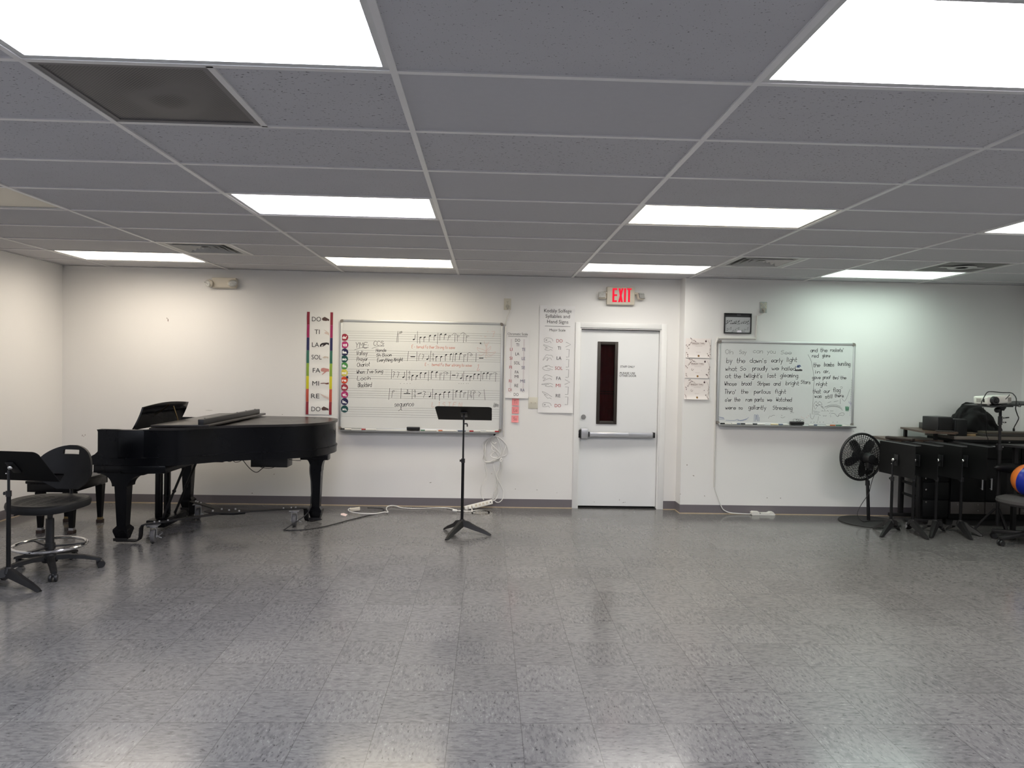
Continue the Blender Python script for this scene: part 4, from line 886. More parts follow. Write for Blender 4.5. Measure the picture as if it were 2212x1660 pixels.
# framed music picture
a, b = wal(1564.5, 676.5, W2-.01), wal(1624, 722, W2-.01); x0, x1, z1, z0 = a.x+.0, wal(1622.9, 700, W2-.01).x, a.z, b.z+.002
t = thing('picture_frame', 'small black framed picture of music notes above the lyric whiteboard', 'picture frame', ((x0+x1)/2, W2, z0))
fb = MB(); w = .011
for q in ((x0, x1, z0, z0+w), (x0, x1, z1-w, z1), (x0, x0+w, z0+w, z1-w), (x1-w, x1, z0+w, z1-w)): fb.box(q[0], q[1], W2-.022, W2-.001, q[2], q[3], 0, .003)
fb.build('frame', mat('black_frame', (.01, .01, .012, 1), .3), t)
CF = crop(1560, 670, 27.67, W2-.013); onF = lambda u, v: (u, W2-.0135, v)
pm = MB(); pm.box(x0+w*.8, x1-w*.8, W2-.013, W2-.002, z0+w*.8, z1-w*.8, 0)
pm.flat([(x0+w, z1-.041), (x1-w, z1-.041), (x1-w, z1-w), (x0+w, z1-w)], onF, 1)
for (a_, b_) in ((880, 1120),): pm.flat([CF(a_, 255), CF(b_, 255), CF(b_-10, 330), CF(a_+10, 330)], lambda u, v: (u, W2-.0138, v), 2)
for px, py, s in ((310, 660, 1.5), (430, 670, 1.5), (545, 650, 1.5), (330, 770, 1.6), (240, 820, 1.2), (500, 815, 1.2), (600, 810, 1.6), (700, 800, 1.6), (740, 720, 1.3), (840, 680, 1.2), (810, 790, 1.8), (1000, 670, 1.6), (950, 730, 1.2), (1010, 830, 1.3), (910, 850, .9), (1140, 800, 1.2), (1190, 740, 1), (1270, 780, 1.5), (1310, 690, 1.1), (1380, 790, 1.3), (1420, 690, 1.1), (1480, 740, 1.4), (1560, 680, 1.4), (1500, 840, 1.2), (1590, 830, 1),
                  (310, 1115, 1), (300, 1215, 1), (400, 1145, .9), (520, 1060, 1), (520, 1150, .9), (600, 1310, 1), (650, 1220, .9), (700, 1280, .9), (790, 1170, .9), (800, 1260, .8), (890, 1120, .8), (985, 1080, 1.1), (980, 1180, .9), (1185, 1225, .9), (1190, 1310, .9), (1300, 1260, .9), (1320, 1165, .8), (1410, 1180, .9), (1530, 1080, 1), (1520, 1185, .9), (1625, 1330, .9)):
    c = CF(px, py); r = .0044*s; pm.flat([(c[0]+r*math.cos(q)*1.2, c[1]+r*.8*math.sin(q)+r*.4*math.cos(q)) for q in [2*PI*i/9 for i in range(9)]], onF, 1); pm.ink([(c[0]+r, c[1]), (c[0]+r*1.5, c[1]+r*3.2)], .0018, onF, 3, 1)
pm.flat([CF(860, 1370), CF(930, 1215), CF(1140, 1225), CF(1165, 1370)], lambda u, v: (u, W2-.014, v), 4)
pm.build('picture', [mat('grey_sheet', rgb(182, 184, 186), .25), mat('black_lettering', (.02, .02, .02, 1), .5), mat('dim_title', rgb(90, 88, 95), .5), mat('grey_marker', (.2, .2, .2, 1), .5), mat('pale_label', rgb(236, 232, 240), .4)], t, smooth=False)
# ------------------------------------------------------------------ exit sign and emergency light
ivory = mat('ivory_plastic', rgb(214, 206, 190), .4, var=.03); clear_m = mat('clear_lens', rgb(205, 205, 200), .12, var=.25, scale=90); dgap = mat('dark_gap', rgb(60, 52, 46), .7)
C7 = crop(1280, 600, 17.015, W-.05)
def lamp_head(t, cx, cz, sx, ang, dark=False):
    h = MB(); h.xf = Matrix.Translation((cx, W-.045, cz)) @ Matrix.Rotation(ang, 4, 'Z') @ Matrix.Rotation(-.35, 4, 'X')
    h.box(-.042, .042, -.02, .022, -.036, .036, 0, .014); l = h.build('lamp_head', ivory, t)
    g = MB(); g.xf = h.xf; g.box(-.037, .037, -.026, -.019, -.031, .031, 0, .004)
    for i in range(4):
        for j in range(3): g.box(-.034+i*.0175, -.0195+i*.0175, -.0285, -.0255, -.028+j*.0195, -.0115+j*.0195, 1, .003)
    g.build('lens', [mat('grey_lens_dark' if dark else 'grey_lens', rgb(*((95, 96, 98) if dark else (168, 166, 164))), .2), clear_m], l)
a, b = C7(540, 330), C7(1545, 1010); x0, x1, z1, z0 = a[0], b[0], a[1], b[1]
t = thing('exit_sign', 'lit red EXIT sign with two lamp heads on the wall above the door', 'exit sign', ((x0+x1)/2, W, z0))
hb = MB(); hb.box(x0, x1, W-.05, W-.001, z0, z1, 0, .008); hb.box(x0+.012, x1-.012, W-.052, W-.049, z0+.022, z1-.006, 0, .001)
hb.build('housing', ivory, t)
lt = MB(); q = C7(1075, 650); onE = lambda u, v, e=0: (u, W-.0535, v)
def bx(px0, px1, py0, py1): a, b = C7(px0, py0), C7(px1, py1); lt.box(a[0], b[0], W-.0545, W-.0515, b[1], a[1])
for q in ((735, 795, 390, 900), (795, 905, 390, 455), (795, 900, 615, 680), (795, 890, 835, 900), (1160, 1220, 395, 900), (1265, 1435, 395, 455), (1310, 1370, 455, 905)): bx(*q)
for pts in ([(955, 395), (1025, 395), (1110, 905), (1040, 905)], [(1070, 395), (1135, 395), (1005, 905), (935, 905)]): lt.prism([C7(*p) for p in pts], lambda u, v, w: (u, w, v), W-.0545, W-.0515)
lt.build('letters', emit('exit_red', (1.0, 0.02, 0.055, 1), 0.95), t, smooth=False)
c = C7(365, 660); lamp_head(t, c[0], c[1], 1, -.25); c = C7(1770, 695); lamp_head(t, c[0], c[1], 1, .45, True)
ab = MB(); zz = C7(1000, 640)[1]; ab.cyl((x0-.03, W-.03, zz+.02), (x0+.005, W-.03, zz+.02), .014); ab.cyl((x1-.005, W-.03, zz+.02), (x1+.035, W-.03, zz+.02), .014); ab.build('swivel_arm', ivory, t)
C8 = crop(430, 580, 22.12, W-.05)
a, b = C8(700, 440), C8(1740, 985); x0, x1, z1, z0 = C8(640, 440)[0], C8(1760, 900)[0], a[1], b[1]+.004
t = thing('emergency_light', 'ivory twin-head emergency light high on the left part of the back wall', 'emergency light', ((x0+x1)/2, W, z0))
hb = MB(); pr = [(W-.001, z0+.02), (W-.03, z0), (W-.058, z0+.012), (W-.062, z1-.004), (W-.058, z1), (W-.001, z1)]
hb.prism(pr, lambda u, v, w: (w, u, v), x0, x1); hb.build('housing', ivory, t, sharp=20)
for px, py, an, r in ((500, 720, .7, .35), (1640, 720, -.35, -.3)):
    c = C8(px, py); h = MB(); h.xf = Matrix.Translation((c[0], W-.075, c[1])) @ Matrix.Rotation(an*-1, 4, 'Z') @ Matrix.Rotation(r, 4, 'Y')
    h.sphere((0, .012, 0), .046, 0, 20, 12, (1.15, .6, .85)); l = h.build('lamp_head', ivory, t)
    g = MB(); g.xf = h.xf
    g.sphere((0, -.010, -.004), .043, 0, 20, 10, (1.08, .42, .78))
    for i in range(4): g.sphere((-.03+i*.02, -.027, -.002), .006, 1, 8, 6)
    g.build('lens', [clear_m, chrome_m], l)
# ------------------------------------------------------------------ outlets, switch, raceways and cords
plate_m = mat('cover_plate', rgb(212, 208, 194), .35, var=.02); slot_m = mat('socket_slot', rgb(40, 36, 32), .6); white_pl = mat('white_plastic', rgb(222, 220, 214), .35, var=.02)
def outlet(px, py, Yw, w, h, label, pattern=False):
    c = wal(px, py, Yw-.004); t = thing('wall_outlet', label, 'outlet', (c.x, Yw, c.z-h/2))
    p = MB(); p.box(c.x-w/2, c.x+w/2, Yw-.007, Yw-.0005, c.z-h/2, c.z+h/2, 0, .002)
    if pattern:
        on = lambda u, v: (u, Yw-.0075, v)
        for pts in ([(-.03, .048), (-.024, .036), (-.026, .024)], [(-.026, .036), (-.012, .042)], [(.01, .044), (.028, .046), (.026, .034), (.030, .018), (.024, .008)], [(-.028, .004), (-.012, .002)], [(-.026, .012), (-.024, -.004)], [(.018, .004), (.031, .0), (.026, -.014)]):
            p.ink([(c.x+u, c.z+v) for u, v in pts], .0075, on, 1, 3)
    p.build('cover_plate', [plate_m if not pattern else mat('pale_cover', rgb(180, 186, 182), .3), mat('gold_leaf', rgb(226, 220, 196), .25)], t)
    for s in (1, -1):
        k = MB(); k.cyl((c.x, Yw-.0072, c.z+s*.022), (c.x, Yw-.0105, c.z+s*.022), .0165, .016, 20, 0)
        for u in (-.006, .006): k.box(c.x+u-.0012, c.x+u+.0012, Yw-.0112, Yw-.0104, c.z+s*.022+.001, c.z+s*.022+.009, 1)
        k.cyl((c.x, Yw-.0104, c.z+s*.022-.008), (c.x, Yw-.0112, c.z+s*.022-.008), .003, .003, 10, 1); k.build('socket', [plate_m, slot_m], t)
    return c
def raceway(name, pts, Yw, label, w=.02, d=.013):
    mb = MB()
    pts = [wal(p[0], p[1], Yw-d) for p in pts]
    for a, b in zip(pts, pts[1:]):
        a2, b2 = (a.x, Yw-d/2-.0005, a.z), (b.x, Yw-d/2-.0005, b.z); mb.bar(a2, b2, w, d, 0, (0, 1, 0), .003)
    for p in pts[1:-1]: mb.cyl((p.x, Yw-.0005, p.z), (p.x, Yw-d-.001, p.z), w*.55, w*.5, 16)
    return tag(mb.build(name, white_pl), label, 'cable raceway')
c = outlet(1096.3, 657.5, W, .077, .122, 'wall outlet with a plugged cord above the right end of the staff-lined board')
def plug(c, Yw, pts, label, name='extension_cord'):
    t = thing(name, label, 'cord', (c.x, Yw, c.z)); p = MB(); p.cyl((c.x, Yw-.0118, c.z-.022), (c.x, Yw-.045, c.z-.022), .019, .015, 20); p.box(c.x-.008, c.x+.012, Yw-.042, Yw-.02, c.z-.056, c.z-.034, 0, .005); p.build('plug', mat('grey_plug', rgb(176, 172, 162), .45), t)
    MB().tube([(c.x+.004, Yw-.03, c.z-.052)]+[tuple(q) for q in pts], .0045, 8).build('cable', white_pl, t); return t
g = lambda px, py, Y: wal(px, py, Y)
plug(c, W, [g(1101.5, 672, W-.02), g(1096, 685, W-.014), g(1093, 697, W-.009), g(1092.8, 704, W-.0055)], 'white cord running from the outlet above the staff-lined board down to its raceway')
raceway('cable_raceway', [(1092.2, 706), (1087.5, 944)], W, 'thin white cable raceway running down the right edge of the staff-lined board', .016)
MB_ = MB(); q1, q2 = wal(1088.7, 603, W-.004), wal(1088.5, 694, W-.004); MB_.box(q1.x-.004, q1.x+.004, W-.006, W-.0005, q2.z, CE-.01); tag(MB_.build('wall_seam_strip', wall_m), 'thin painted strip on the wall above the right end of the staff-lined board', 'trim strip')
c = outlet(1649, 664.5, W2, .075, .118, 'patterned outlet plate with a grey plug on the wall right of the framed picture', True)
plug(c, W2, [g(1651, 676.5, W2-.03), g(1643, 680, W2-.03), g(1637.5, 681, W2-.014)], 'short grey cord looping from the patterned outlet into the raceway above the lyric board', 'plug_lead')
raceway('cable_raceway', [(1636.2, 682), (1633.5, 731.5), (1551, 730.5), (1547.2, 742), (1543.2, 1054)], W2, 'white cable raceway stepping around the upper left corner of the lyric whiteboard', .015)
c = wal(1152, 871, W-.004); t = thing('light_switch', 'double light switch plate partly behind the long hand sign poster', 'light switch', (c.x, W, c.z-.06))
MB().box(c.x-.053, c.x+.053, W-.0038, W-.0004, c.z-.062, c.z+.062, 0, .0015).build('cover_plate', plate_m, t)
for u in (-.021, .024): MB().box(c.x+u-.005, c.x+u+.005, W-.0135, W-.0042, c.z-.004, c.z+.014, 0, .003).build('toggle', ivory, t)
# ------------------------------------------------------------------ grand piano
lacq = mat('black_lacquer', (0.0018, 0.002, 0.003, 1), 0.28, var=.2, scale=3, rvar=.05, spec=.22)
lidm = mat('satin_black_lid', (0.016, 0.013, 0.012, 1), 0.30, var=.3, scale=5, rvar=.06)  # lid and flap are lighter and browner than the case lacquer
gloss = mat('gloss_black', (0.004, 0.004, 0.005, 1), 0.08, var=.1)
brass = mat('dull_brass', (0.35, 0.25, 0.12, 1), .35, .9); steel = mat('zinc_steel', (.55, .55, .56, 1), .3, .9, var=.08); dsteel = mat('black_steel', (0.012, 0.0115, 0.012, 1), .5, .0, var=.25, scale=8, spec=.3)
rubber = mat('grey_rubber', (0.10, 0.098, 0.10, 1), .6, var=.1); silver = mat('polished_steel', (.72, .71, .69, 1), .18, 1.0, var=.03)
cable_b = mat('black_cable', (0.010, 0.010, 0.011, 1), .5); cable_w = mat('white_cable', (0.72, 0.71, 0.69, 1), .4, var=.02)
P = thing('grand_piano', 'black baby grand piano with its front lid folded back, standing on a wheeled dolly', 'piano', (-2.4, 6.78, 0))
near = catmull([(-2.80, 6.02, 0), (-2.66, 6.025, 0), (-2.53, 6.07, 0), (-2.41, 6.19, 0), (-2.27, 6.33, 0), (-2.08, 6.45, 0), (-1.88, 6.54, 0), (-1.70, 6.65, 0), (-1.56, 6.82, 0), (-1.495, 7.02, 0), (-1.485, 7.2, 0), (-1.53, 7.38, 0), (-1.64, 7.49, 0), (-1.80, 7.535, 0), (-2.0, 7.54, 0)], 6)
OUT = [(p.x, p.y) for p in near]+[(-2.80, 7.54)]
def offset(poly, d):
    n = len(poly); r = []
    for i in range(n):
        a, b = Vector(poly[i-1]), Vector(poly[(i+1) % n]); t = (b-a).normalized(); r.append((poly[i][0]+t.y*d, poly[i][1]-t.x*d))
    return r
XY = lambda u, v, w: (u, v, w)
mb = MB(); mb.prism(OUT, XY, .66, .944)
mb.box(-3.165, -2.79, 6.02, 6.085, .66, .944, 0, .004); mb.box(-3.165, -2.79, 7.475, 7.54, .66, .944, 0, .004)
mb.build('case', lacq, P, sharp=30)
mo = offset(OUT, .009); i0 = [k for k, p in enumerate(mo) if p[0] > -2.79]; 
mm_ = MB(); ring_o = [(-3.165, 6.011)]+[mo[k] for k in i0]+[(-3.165, 7.549)]; 
mm_.prism(ring_o, XY, .655, .712); mm_.prism(offset(OUT, .014), XY, .712, .722); mm_.build('rim_molding', lacq, P, sharp=30)
ck = [(-3.171, .944), (-3.158, .92), (-3.152, .86), (-3.153, .80), (-3.165, .762), (-3.186, .742), (-3.212, .728), (-3.212, .655), (-3.0, .655), (-3.0, .944)]
for y0, y1, nm in ((6.018, 6.088, 'cheek'), (7.472, 7.542, 'cheek')):
    c = MB(); c.prism(ck, lambda u, v, w: (u, w, v), y0, y1); c.build(nm, lacq, P, sharp=30)
MB().box(-3.20, -2.62, 6.022, 7.538, .590, .654, 0, .006).build('keybed', lacq, P)
MB().box(-3.205, -3.17, 6.09, 7.47, .655, .70, 0, .004).build('key_slip', lacq, P)
fbm = MB(); fbm.prism([(-3.155, .70), (-3.14, .72), (-3.03, .875), (-2.99, .90), (-2.81, .915), (-2.81, .66), (-3.155, .66)], lambda u, v, w: (u, w, v), 6.09, 7.47); fbm.build('fallboard', lacq, P, sharp=20)
LO = offset(OUT, .016)
lid = MB(); LP = [p for p in LO if p[0] > -2.745]; LP = [(-2.745, 6.004)]+LP+[(-2.745, 7.556)]
lid.prism(LP, XY, .9455, .966); lid.build('lid', lidm, P, sharp=30)
fl = MB(); fl.xf = Matrix.Translation((-2.748, 0, .9665)) @ Matrix.Rotation(-.022, 4, 'Y')
fl.box(0, .475, 6.03, 7.555, .001, .020, 0, .004); f_o = fl.build('lid_flap', lidm, P)
lp = MB(); lp.xf = fl.xf; lp.box(.385, .432, 6.03, 7.50, .0205, .064, 0, .003); lip = lp.build('lip', mat('black_satin', (.012, .012, .013, 1), .42), f_o)
for y in (6.12, 6.9, 7.15, 7.42):
    b = MB(); b.xf = fl.xf; b.cyl((.408, y, .0642), (.408, y, .070), .009, .006, 10); b.build('bumper', rubber, lip)
md = MB(); n = 14; 
def desk_pt(u, v, e):     # curved music desk: u along the width, v up
    y = 6.235+.925*u; lean = .075*v+.03*(1-v)**2*-1+.03*.0
    z = .922+(.198+.022*math.sin(PI*u))*v
    return (-2.985+lean+.018*(1-v)+e, y, z)
vs = []; fs = []
for e in (0, .014):
    for i in range(n+1):
        for j in range(7): vs.append(desk_pt(i/n, j/6, e))
N_ = (n+1)*7
for i in range(n):
    for j in range(6):
        a = i*7+j; fs += [(a, a+1, a+8, a+7), (N_+a, N_+a+7, N_+a+8, N_+a+1)]
rim = [(i*7) for i in range(n+1)]+[n*7+j for j in range(1, 7)]+[i*7+6 for i in range(n-1, -1, -1)]+[j for j in range(5, 0, -1)]
for a, b in zip(rim, rim[1:]+rim[:1]): fs.append((a, b, N_+b, N_+a))
md.add(vs, fs); m_o = md.build('music_desk', gloss, P)
s = MB(); s.bar((-2.885, 6.79, 1.10), (-2.845, 6.83, .925), .012, .006); s.build('strut', brass, m_o)
for y in (6.26, 7.13): h = MB(); h.box(-3.0, -2.97, y-.012, y+.012, .915, .925); h.build('hinge', steel, m_o)
def leg(cx, c_y, ztop):
    t = MB()
    def sq(z, w): return [(cx-w/2, c_y-w/2, z), (cx+w/2, c_y-w/2, z), (cx+w/2, c_y+w/2, z), (cx-w/2, c_y+w/2, z)]
    secs = [(.034, .078), (.105, .118), (.122, .116), (.148, .074), (ztop, .100)]
    vs = []; 
    for z, w in secs: vs += sq(z, w)
    fs = [(0, 3, 2, 1), tuple(range(len(vs)-4, len(vs)))]
    for k in range(len(secs)-1):
        for q in range(4): fs.append((4*k+q, 4*k+(q+1) % 4, 4*k+4+(q+1) % 4, 4*k+4+q))
    t.add(vs, fs); return t
XZ = lambda u, v, w: (u, w, v)
def arc(cx, cz, rx, rz, a0, a1, n=8): return [(cx+rx*math.cos(a0+(a1-a0)*k/n), cz+rz*math.sin(a0+(a1-a0)*k/n)) for k in range(n+1)]
for (cx, c_y) in ((-2.99, 6.095), (-2.99, 7.40)):
    t = leg(cx, c_y, .478)
    l = t.build('leg', lacq, P, sharp=20)
    b = MB(); pr = [(-3.18, .589)]+arc(-3.17, .478, .115, .105, PI/2, 0)+arc(-2.80, .478, .125, .095, PI, PI/2)+[(-2.765, .585), (-2.66, .589)]
    b.prism(pr, XZ, c_y-.06, c_y+.06); b.build('bracket', lacq, l, sharp=25)
t = leg(-1.615, 6.99, .49); l = t.build('leg', lacq, P, sharp=20)
b = MB(); b.box(-1.76, -1.50, 6.93, 7.05, .60, .654, 0, .006)
b.prism([(-1.70, .60)]+arc(-1.70, .49, .035, .11, PI/2, 0)+arc(-1.53, .49, .032, .11, PI, PI/2)+[(-1.50, .60)], XZ, 6.94, 7.04); b.build('bracket', lacq, l, sharp=25)
# lyre with pedals
ly = MB(); ly.box(-2.995, -2.83, 6.50, 6.98, .035, .10, 0, .01); lyo = ly.build('pedal_box', lacq, P)
ly = MB()
for y in (6.66, 6.84):
    ly.bar((-2.955, y, .098), (-2.955, y, .592), .046, .046, 0, (1, 0, 0), .004)
ly.box(-3.0, -2.9, 6.60, 6.90, .56, .590, 0, .005); ly.build('lyre_post', lacq, lyo)
for y in (6.62, 6.88):
    b = MB(); b.cyl((-2.90, y, .095), (-2.70, y, .592), .011, .011, 10); b.sphere((-2.80, y, .343), .017); b.build('lyre_brace', dsteel, lyo)
for y in (6.68, 6.75, 6.82):
    b = MB(); b.box(-3.045, -2.99, y-.018, y+.018, .058, .066, 0, .003); b.build('pedal', brass, lyo); b = MB(); b.cyl((-2.93, y, .101), (-2.93, y, .589), .004, .004, 8); b.build('pedal_rod', dsteel, lyo)
# black box and wiring hung under the case
bx_ = MB(); bx_.box(-2.20, -1.86, 6.86, 7.04, .535, .654, 0, .006); bx_.build('humidity_control_box', blackp_m, P)
bx_ = MB(); bx_.box(-2.46, -2.36, 6.6, 6.9, .61, .654, 0, .006); bx_.build('cleat', lacq, P)
cb = MB(); hang = lambda pts, Y: [tuple(wal(x, y, Y)) for x, y in pts]
cb.tube(hang([(489, 994), (492, 997), (498, 997.5), (504, 994)], 6.8), .003, 6); cb.tube(hang([(502, 994), (508, 999), (516, 998), (523, 994)], 6.8), .003, 6); cb.tube(hang([(524, 994), (540, 1013), (554, 1021), (566, 1013), (574, 1007)], 6.8), .0035, 6, 0, 4)
cb.tube(hang([(555, 1006), (568, 1011), (584, 1012), (597, 1008)], 6.84), .003, 6); cb.tube(hang([(624, 993), (636, 995), (650, 995.5)], 6.84), .003, 6)
cb.build('hanging_wire', cable_b, P)
# ------------------------------------------------------------------ piano dolly
D_ = thing('piano_dolly', 'low black steel three-armed dolly with casters under the grand piano', 'piano dolly', (-2.32, 6.62, 0))
HUB = Vector((-2.31, 6.61, .166)); Z_ = .158
hb = MB(); octo = [(-.21, -.03), (-.15, -.085), (.08, -.085), (.19, -.02), (.17, .05), (.03, .10), (-.14, .09), (-.2, .04)]
hb.prism([(HUB.x+u, HUB.y+v) for u, v in octo], XY, .164, .172); hb.prism([(HUB.x+u*.8, HUB.y+v*.8) for u, v in octo], XY, .148, .1555); hb.build('hub_plate', dsteel, D_)
for u, v in ((-.13, -.03), (.0, .01), (.1, -.02), (-.08, .05), (.04, .06)):
    bo = MB(); bo.cyl((HUB.x+u, HUB.y+v, .1722), (HUB.x+u, HUB.y+v, .184), .009, .008, 6); bo.build('bolt', steel, D_)
for e, lg, cp in (((-2.80, 6.10), (-2.99, 6.095), (-2.745, 6.10)), ((-1.715, 6.86), (-1.615, 6.99), (-1.765, 6.78)), ((-2.83, 7.12), (-2.99, 7.40), (-2.74, 7.02))):
    e = Vector((e[0], e[1], Z_)); l2 = Vector((lg[0], lg[1], 0)); d = (e-HUB); d.z = 0; d.normalize(); dd = (l2-e); dd.z = 0; dd.normalize()
    a = MB(); w = .062; pth = [Vector((HUB.x, HUB.y, Z_+.002)), e, e+dd*.03+Vector((0, 0, -.006)), e+dd*.045+Vector((0, 0, -.03)), e+dd*.05+Vector((0, 0, -.105)), e+dd*.06+Vector((0, 0, -.130)), e+dd*.08+Vector((0, 0, -.138)), Vector((l2.x, l2.y, Z_-.138))+dd*.045]
    vs = []; fs = []
    for k, p in enumerate(pth):
        t = (pth[min(k+1, len(pth)-1)]-pth[max(k-1, 0)]).normalized(); dir_ = d if k < 1 else dd
        sx = Vector((dir_.y, -dir_.x, 0)).normalized(); nn = sx.cross(t).normalized()*.005
        vs += [p+sx*w/2+nn, p-sx*w/2+nn, p-sx*w/2-nn, p+sx*w/2-nn]
    for k in range(len(pth)-1):
        for q in range(4): fs.append((4*k+q, 4*k+(q+1) % 4, 4*k+4+(q+1) % 4, 4*k+4+q))
    fs += [(0, 3, 2, 1), tuple(range(len(vs)-4, len(vs)))]
    a.add(vs, fs); ao = a.build('arm', dsteel, D_, sharp=50)
    for s in (.06, .10, .17): bo = MB(); p = e-d*s; bo.cyl((p.x, p.y, Z_+.0055), (p.x, p.y, Z_+.014), .008, .007, 6); bo.build('bolt', steel, ao)
    cu = MB(); cu.box(l2.x-.055, l2.x+.055, l2.y-.055, l2.y-.045, .026, .05); cu.build('leg_stop', dsteel, ao)
    cx, c_y = cp; c = MB(); ang = math.atan2(d.y, d.x) if cx > -2 else .15
    M_ = Matrix.Translation((cx, c_y, 0)) @ Matrix.Rotation(ang if cx < -2 else .1, 4, 'Z')
    f = MB(); f.xf = M_; f.box(-.045, .045, -.04, .04, .146, .1515); f.cyl((0, 0, .136), (0, 0, .146), .026, .026, 20)
    f.box(-.026, .026, -.02, .02, .130, .136); f.box(-.027, -.023, -.018, .018, .045, .136); f.box(.023, .027, -.018, .018, .045, .136); f.cyl((-.034, 0, .056), (.034, 0, .056), .006, .006, 12)
    fo = f.build('caster', steel, D_)
    wv = MB(); wv.xf = M_; wv.tube([(-.0, 0, 0)], 0) if False else None
    prof = [(.02, -.0175), (.05, -.0175), (.056, -.012), (.056, .012), (.05, .0175), (.02, .0175)]
    wv.xf = M_ @ Matrix.Translation((0, 0, .0565)) @ Matrix.Rotation(PI/2, 4, 'Y'); wv.lathe(prof, 28); wv.build('wheel', rubber, fo)
    k = MB(); k.xf = M_; k.bar((.036, 0, .056), (.07, -.01, .085), .012, .006); k.bar((.036, 0, .054), (.06, .01, .04), .012, .006); k.build('brake', steel, fo)
# ------------------------------------------------------------------ piano bench
B_ = thing('piano_bench', 'black wooden piano bench behind the drafting chair, in front of the keyboard', 'bench', (-3.73, 6.63, 0))
MB().box(-3.94, -3.53, 6.34, 6.93, .437, .462, 0, .006).build('seat', lacq, B_); 
a = MB()
for q in ((-3.93, -3.54, 6.35, 6.37), (-3.93, -3.54, 6.90, 6.92), (-3.93, -3.91, 6.37, 6.90), (-3.56, -3.54, 6.37, 6.90)): a.box(q[0], q[1], q[2], q[3], .365, .436, 0, .003)
a.build('apron', lacq, B_)
for i, (cx, c_y) in enumerate(((-3.845, 6.40), (-3.578, 6.40), (-3.578, 6.86), (-3.885, 6.87))):
    t = MB(); vs = []
    for z, w in ((.045, .034), (.36, .062)): vs += [(cx-w/2, c_y-w/2, z), (cx+w/2, c_y-w/2, z), (cx+w/2, c_y+w/2, z), (cx-w/2, c_y+w/2, z)]
    t.add(vs, [(0, 3, 2, 1), (4, 5, 6, 7)]+[(k, (k+1) % 4, 4+(k+1) % 4, 4+k) for k in range(4)]); l = t.build('leg', lacq, B_)
    f = MB(); f.box(cx-.019, cx+.019, c_y-.019, c_y+.019, .03, .05); f.build('ferrule', steel if i < 2 else brass, l)
    f = MB(); f.box(cx-.026, cx+.026, c_y-.026, c_y+.026, 0, .03, 0, .004); f.build('foot', mat('brown_rubber', (.045, .028, .022, 1), .7), l)
# ------------------------------------------------------------------ drafting chair
C_ = thing('drafting_chair', 'black plastic drafting chair with chrome foot ring between music stand and piano bench', 'chair', (-3.10, 5.27, 0), math.radians(-6))
pl = mat('black_polyurethane', (0.009, 0.009, 0.0095, 1), .5, var=.25, scale=30, bump=.08, bscale=300, spec=.3); slotm = mat('dark_slot', (.004, .004, .004, 1), .9)
# seat: rounded slab, sampled so its slots can sit in the top
se = MB(); n = 40; vs = []; fs = []
def sr(t): 
    c, s = math.cos(t), math.sin(t); return Vector((.255*(abs(c)**.8)*(1 if c > 0 else -1), .235*(abs(s)**.8)*(1 if s > 0 else -1)-.01, 0))
levels = [(.86, .452), (.97, .464), (1.0, .490), (.985, .509), (.93, .518), (.80, .513), (.5, .504), (.2, .502)]
for k, z in levels:
    for i in range(n):
        t = 2*PI*i/n; p = sr(t)*k; dz = -.02*max(0, -p.y/.235)**2*(1 if k > .4 else .6); vs.append((p.x, p.y, z+dz))
for j in range(len(levels)-1):
    for i in range(n): fs.append((j*n+i, j*n+(i+1) % n, (j+1)*n+(i+1) % n, (j+1)*n+i))
fs += [tuple(range(n))[::-1], tuple(range((len(levels)-1)*n, len(levels)*n))]
se.add(vs, fs, 0)
def seat_z(x, y):
    k = math.hypot(x/.255, (y+.01)/.235); pz = None
    lv = [(l, z) for l, z in levels[3:]][::-1]
    for (k0, z0), (k1, z1) in zip(lv, lv[1:]):
        if k <= k1: pz = z0+(z1-z0)*max(0, (k-k0))/(k1-k0); break
    if pz is None: pz = .512
    return pz-.02*max(0, -y/.235)**2
for r in range(9):
    y = -.175+.036*r
    half = .205*math.sqrt(max(.05, 1-((y+.01)/.235)**2)); m_ = 5
    for q in range(m_):
        x = -half+(2*half)*(q+.5+(.25 if r % 2 else -.25)*0)/m_; w = half/m_*.62
        f4 = [(x-w, y-.0045), (x+w, y-.0045), (x+w, y+.0045), (x-w, y+.0045)]
        se.add([(a, b, seat_z(a, b)+.0012) for a, b in f4], [(0, 1, 2, 3)], 1)
se.build('seat', [pl, slotm], C_, world=False)
# backrest with a hand slot, curved
bk = MB(); nu = 26
vk = [k/10*.795 for k in range(10)]+[.795, .822, .848, .874, .90]+[.90+(1-.90)*k/6 for k in range(1, 7)]; nv = len(vk)-1
def col(i, w):
    s = min(.062, w*.45)
    return -w+(w-s)*i/9 if i <= 9 else (-s+2*s*(i-9)/8 if i <= 17 else s+(w-s)*(i-17)/9)
def bp(u, v, e):   # u -1..1, v 0..1
    w = .08+(.222-.08)*math.sin(PI/2*min(1, v/.42)) if v < .42 else .222*math.sqrt(max(0, 1-((v-.42)/.585)**2.2))
    x = col(u, w); return Vector((x, .185+.05*v-.09*(x/.222)**2*1.0+e, .555+.318*v))
slot = lambda u, v: False
grid = {}
vs = []; fs = []
for e in (0, .02):
    for j in range(nv+1):
        for i in range(nu+1): vs.append(bp(i, vk[j], e))
NN = (nu+1)*(nv+1)
def hole(i, j): return 11 <= i <= 17-0 and False
hs = set()
for j in range(nv):
    for i in range(nu):
        if 9 <= i < 17 and .795 <= vk[j] < .895: hs.add((i, j))
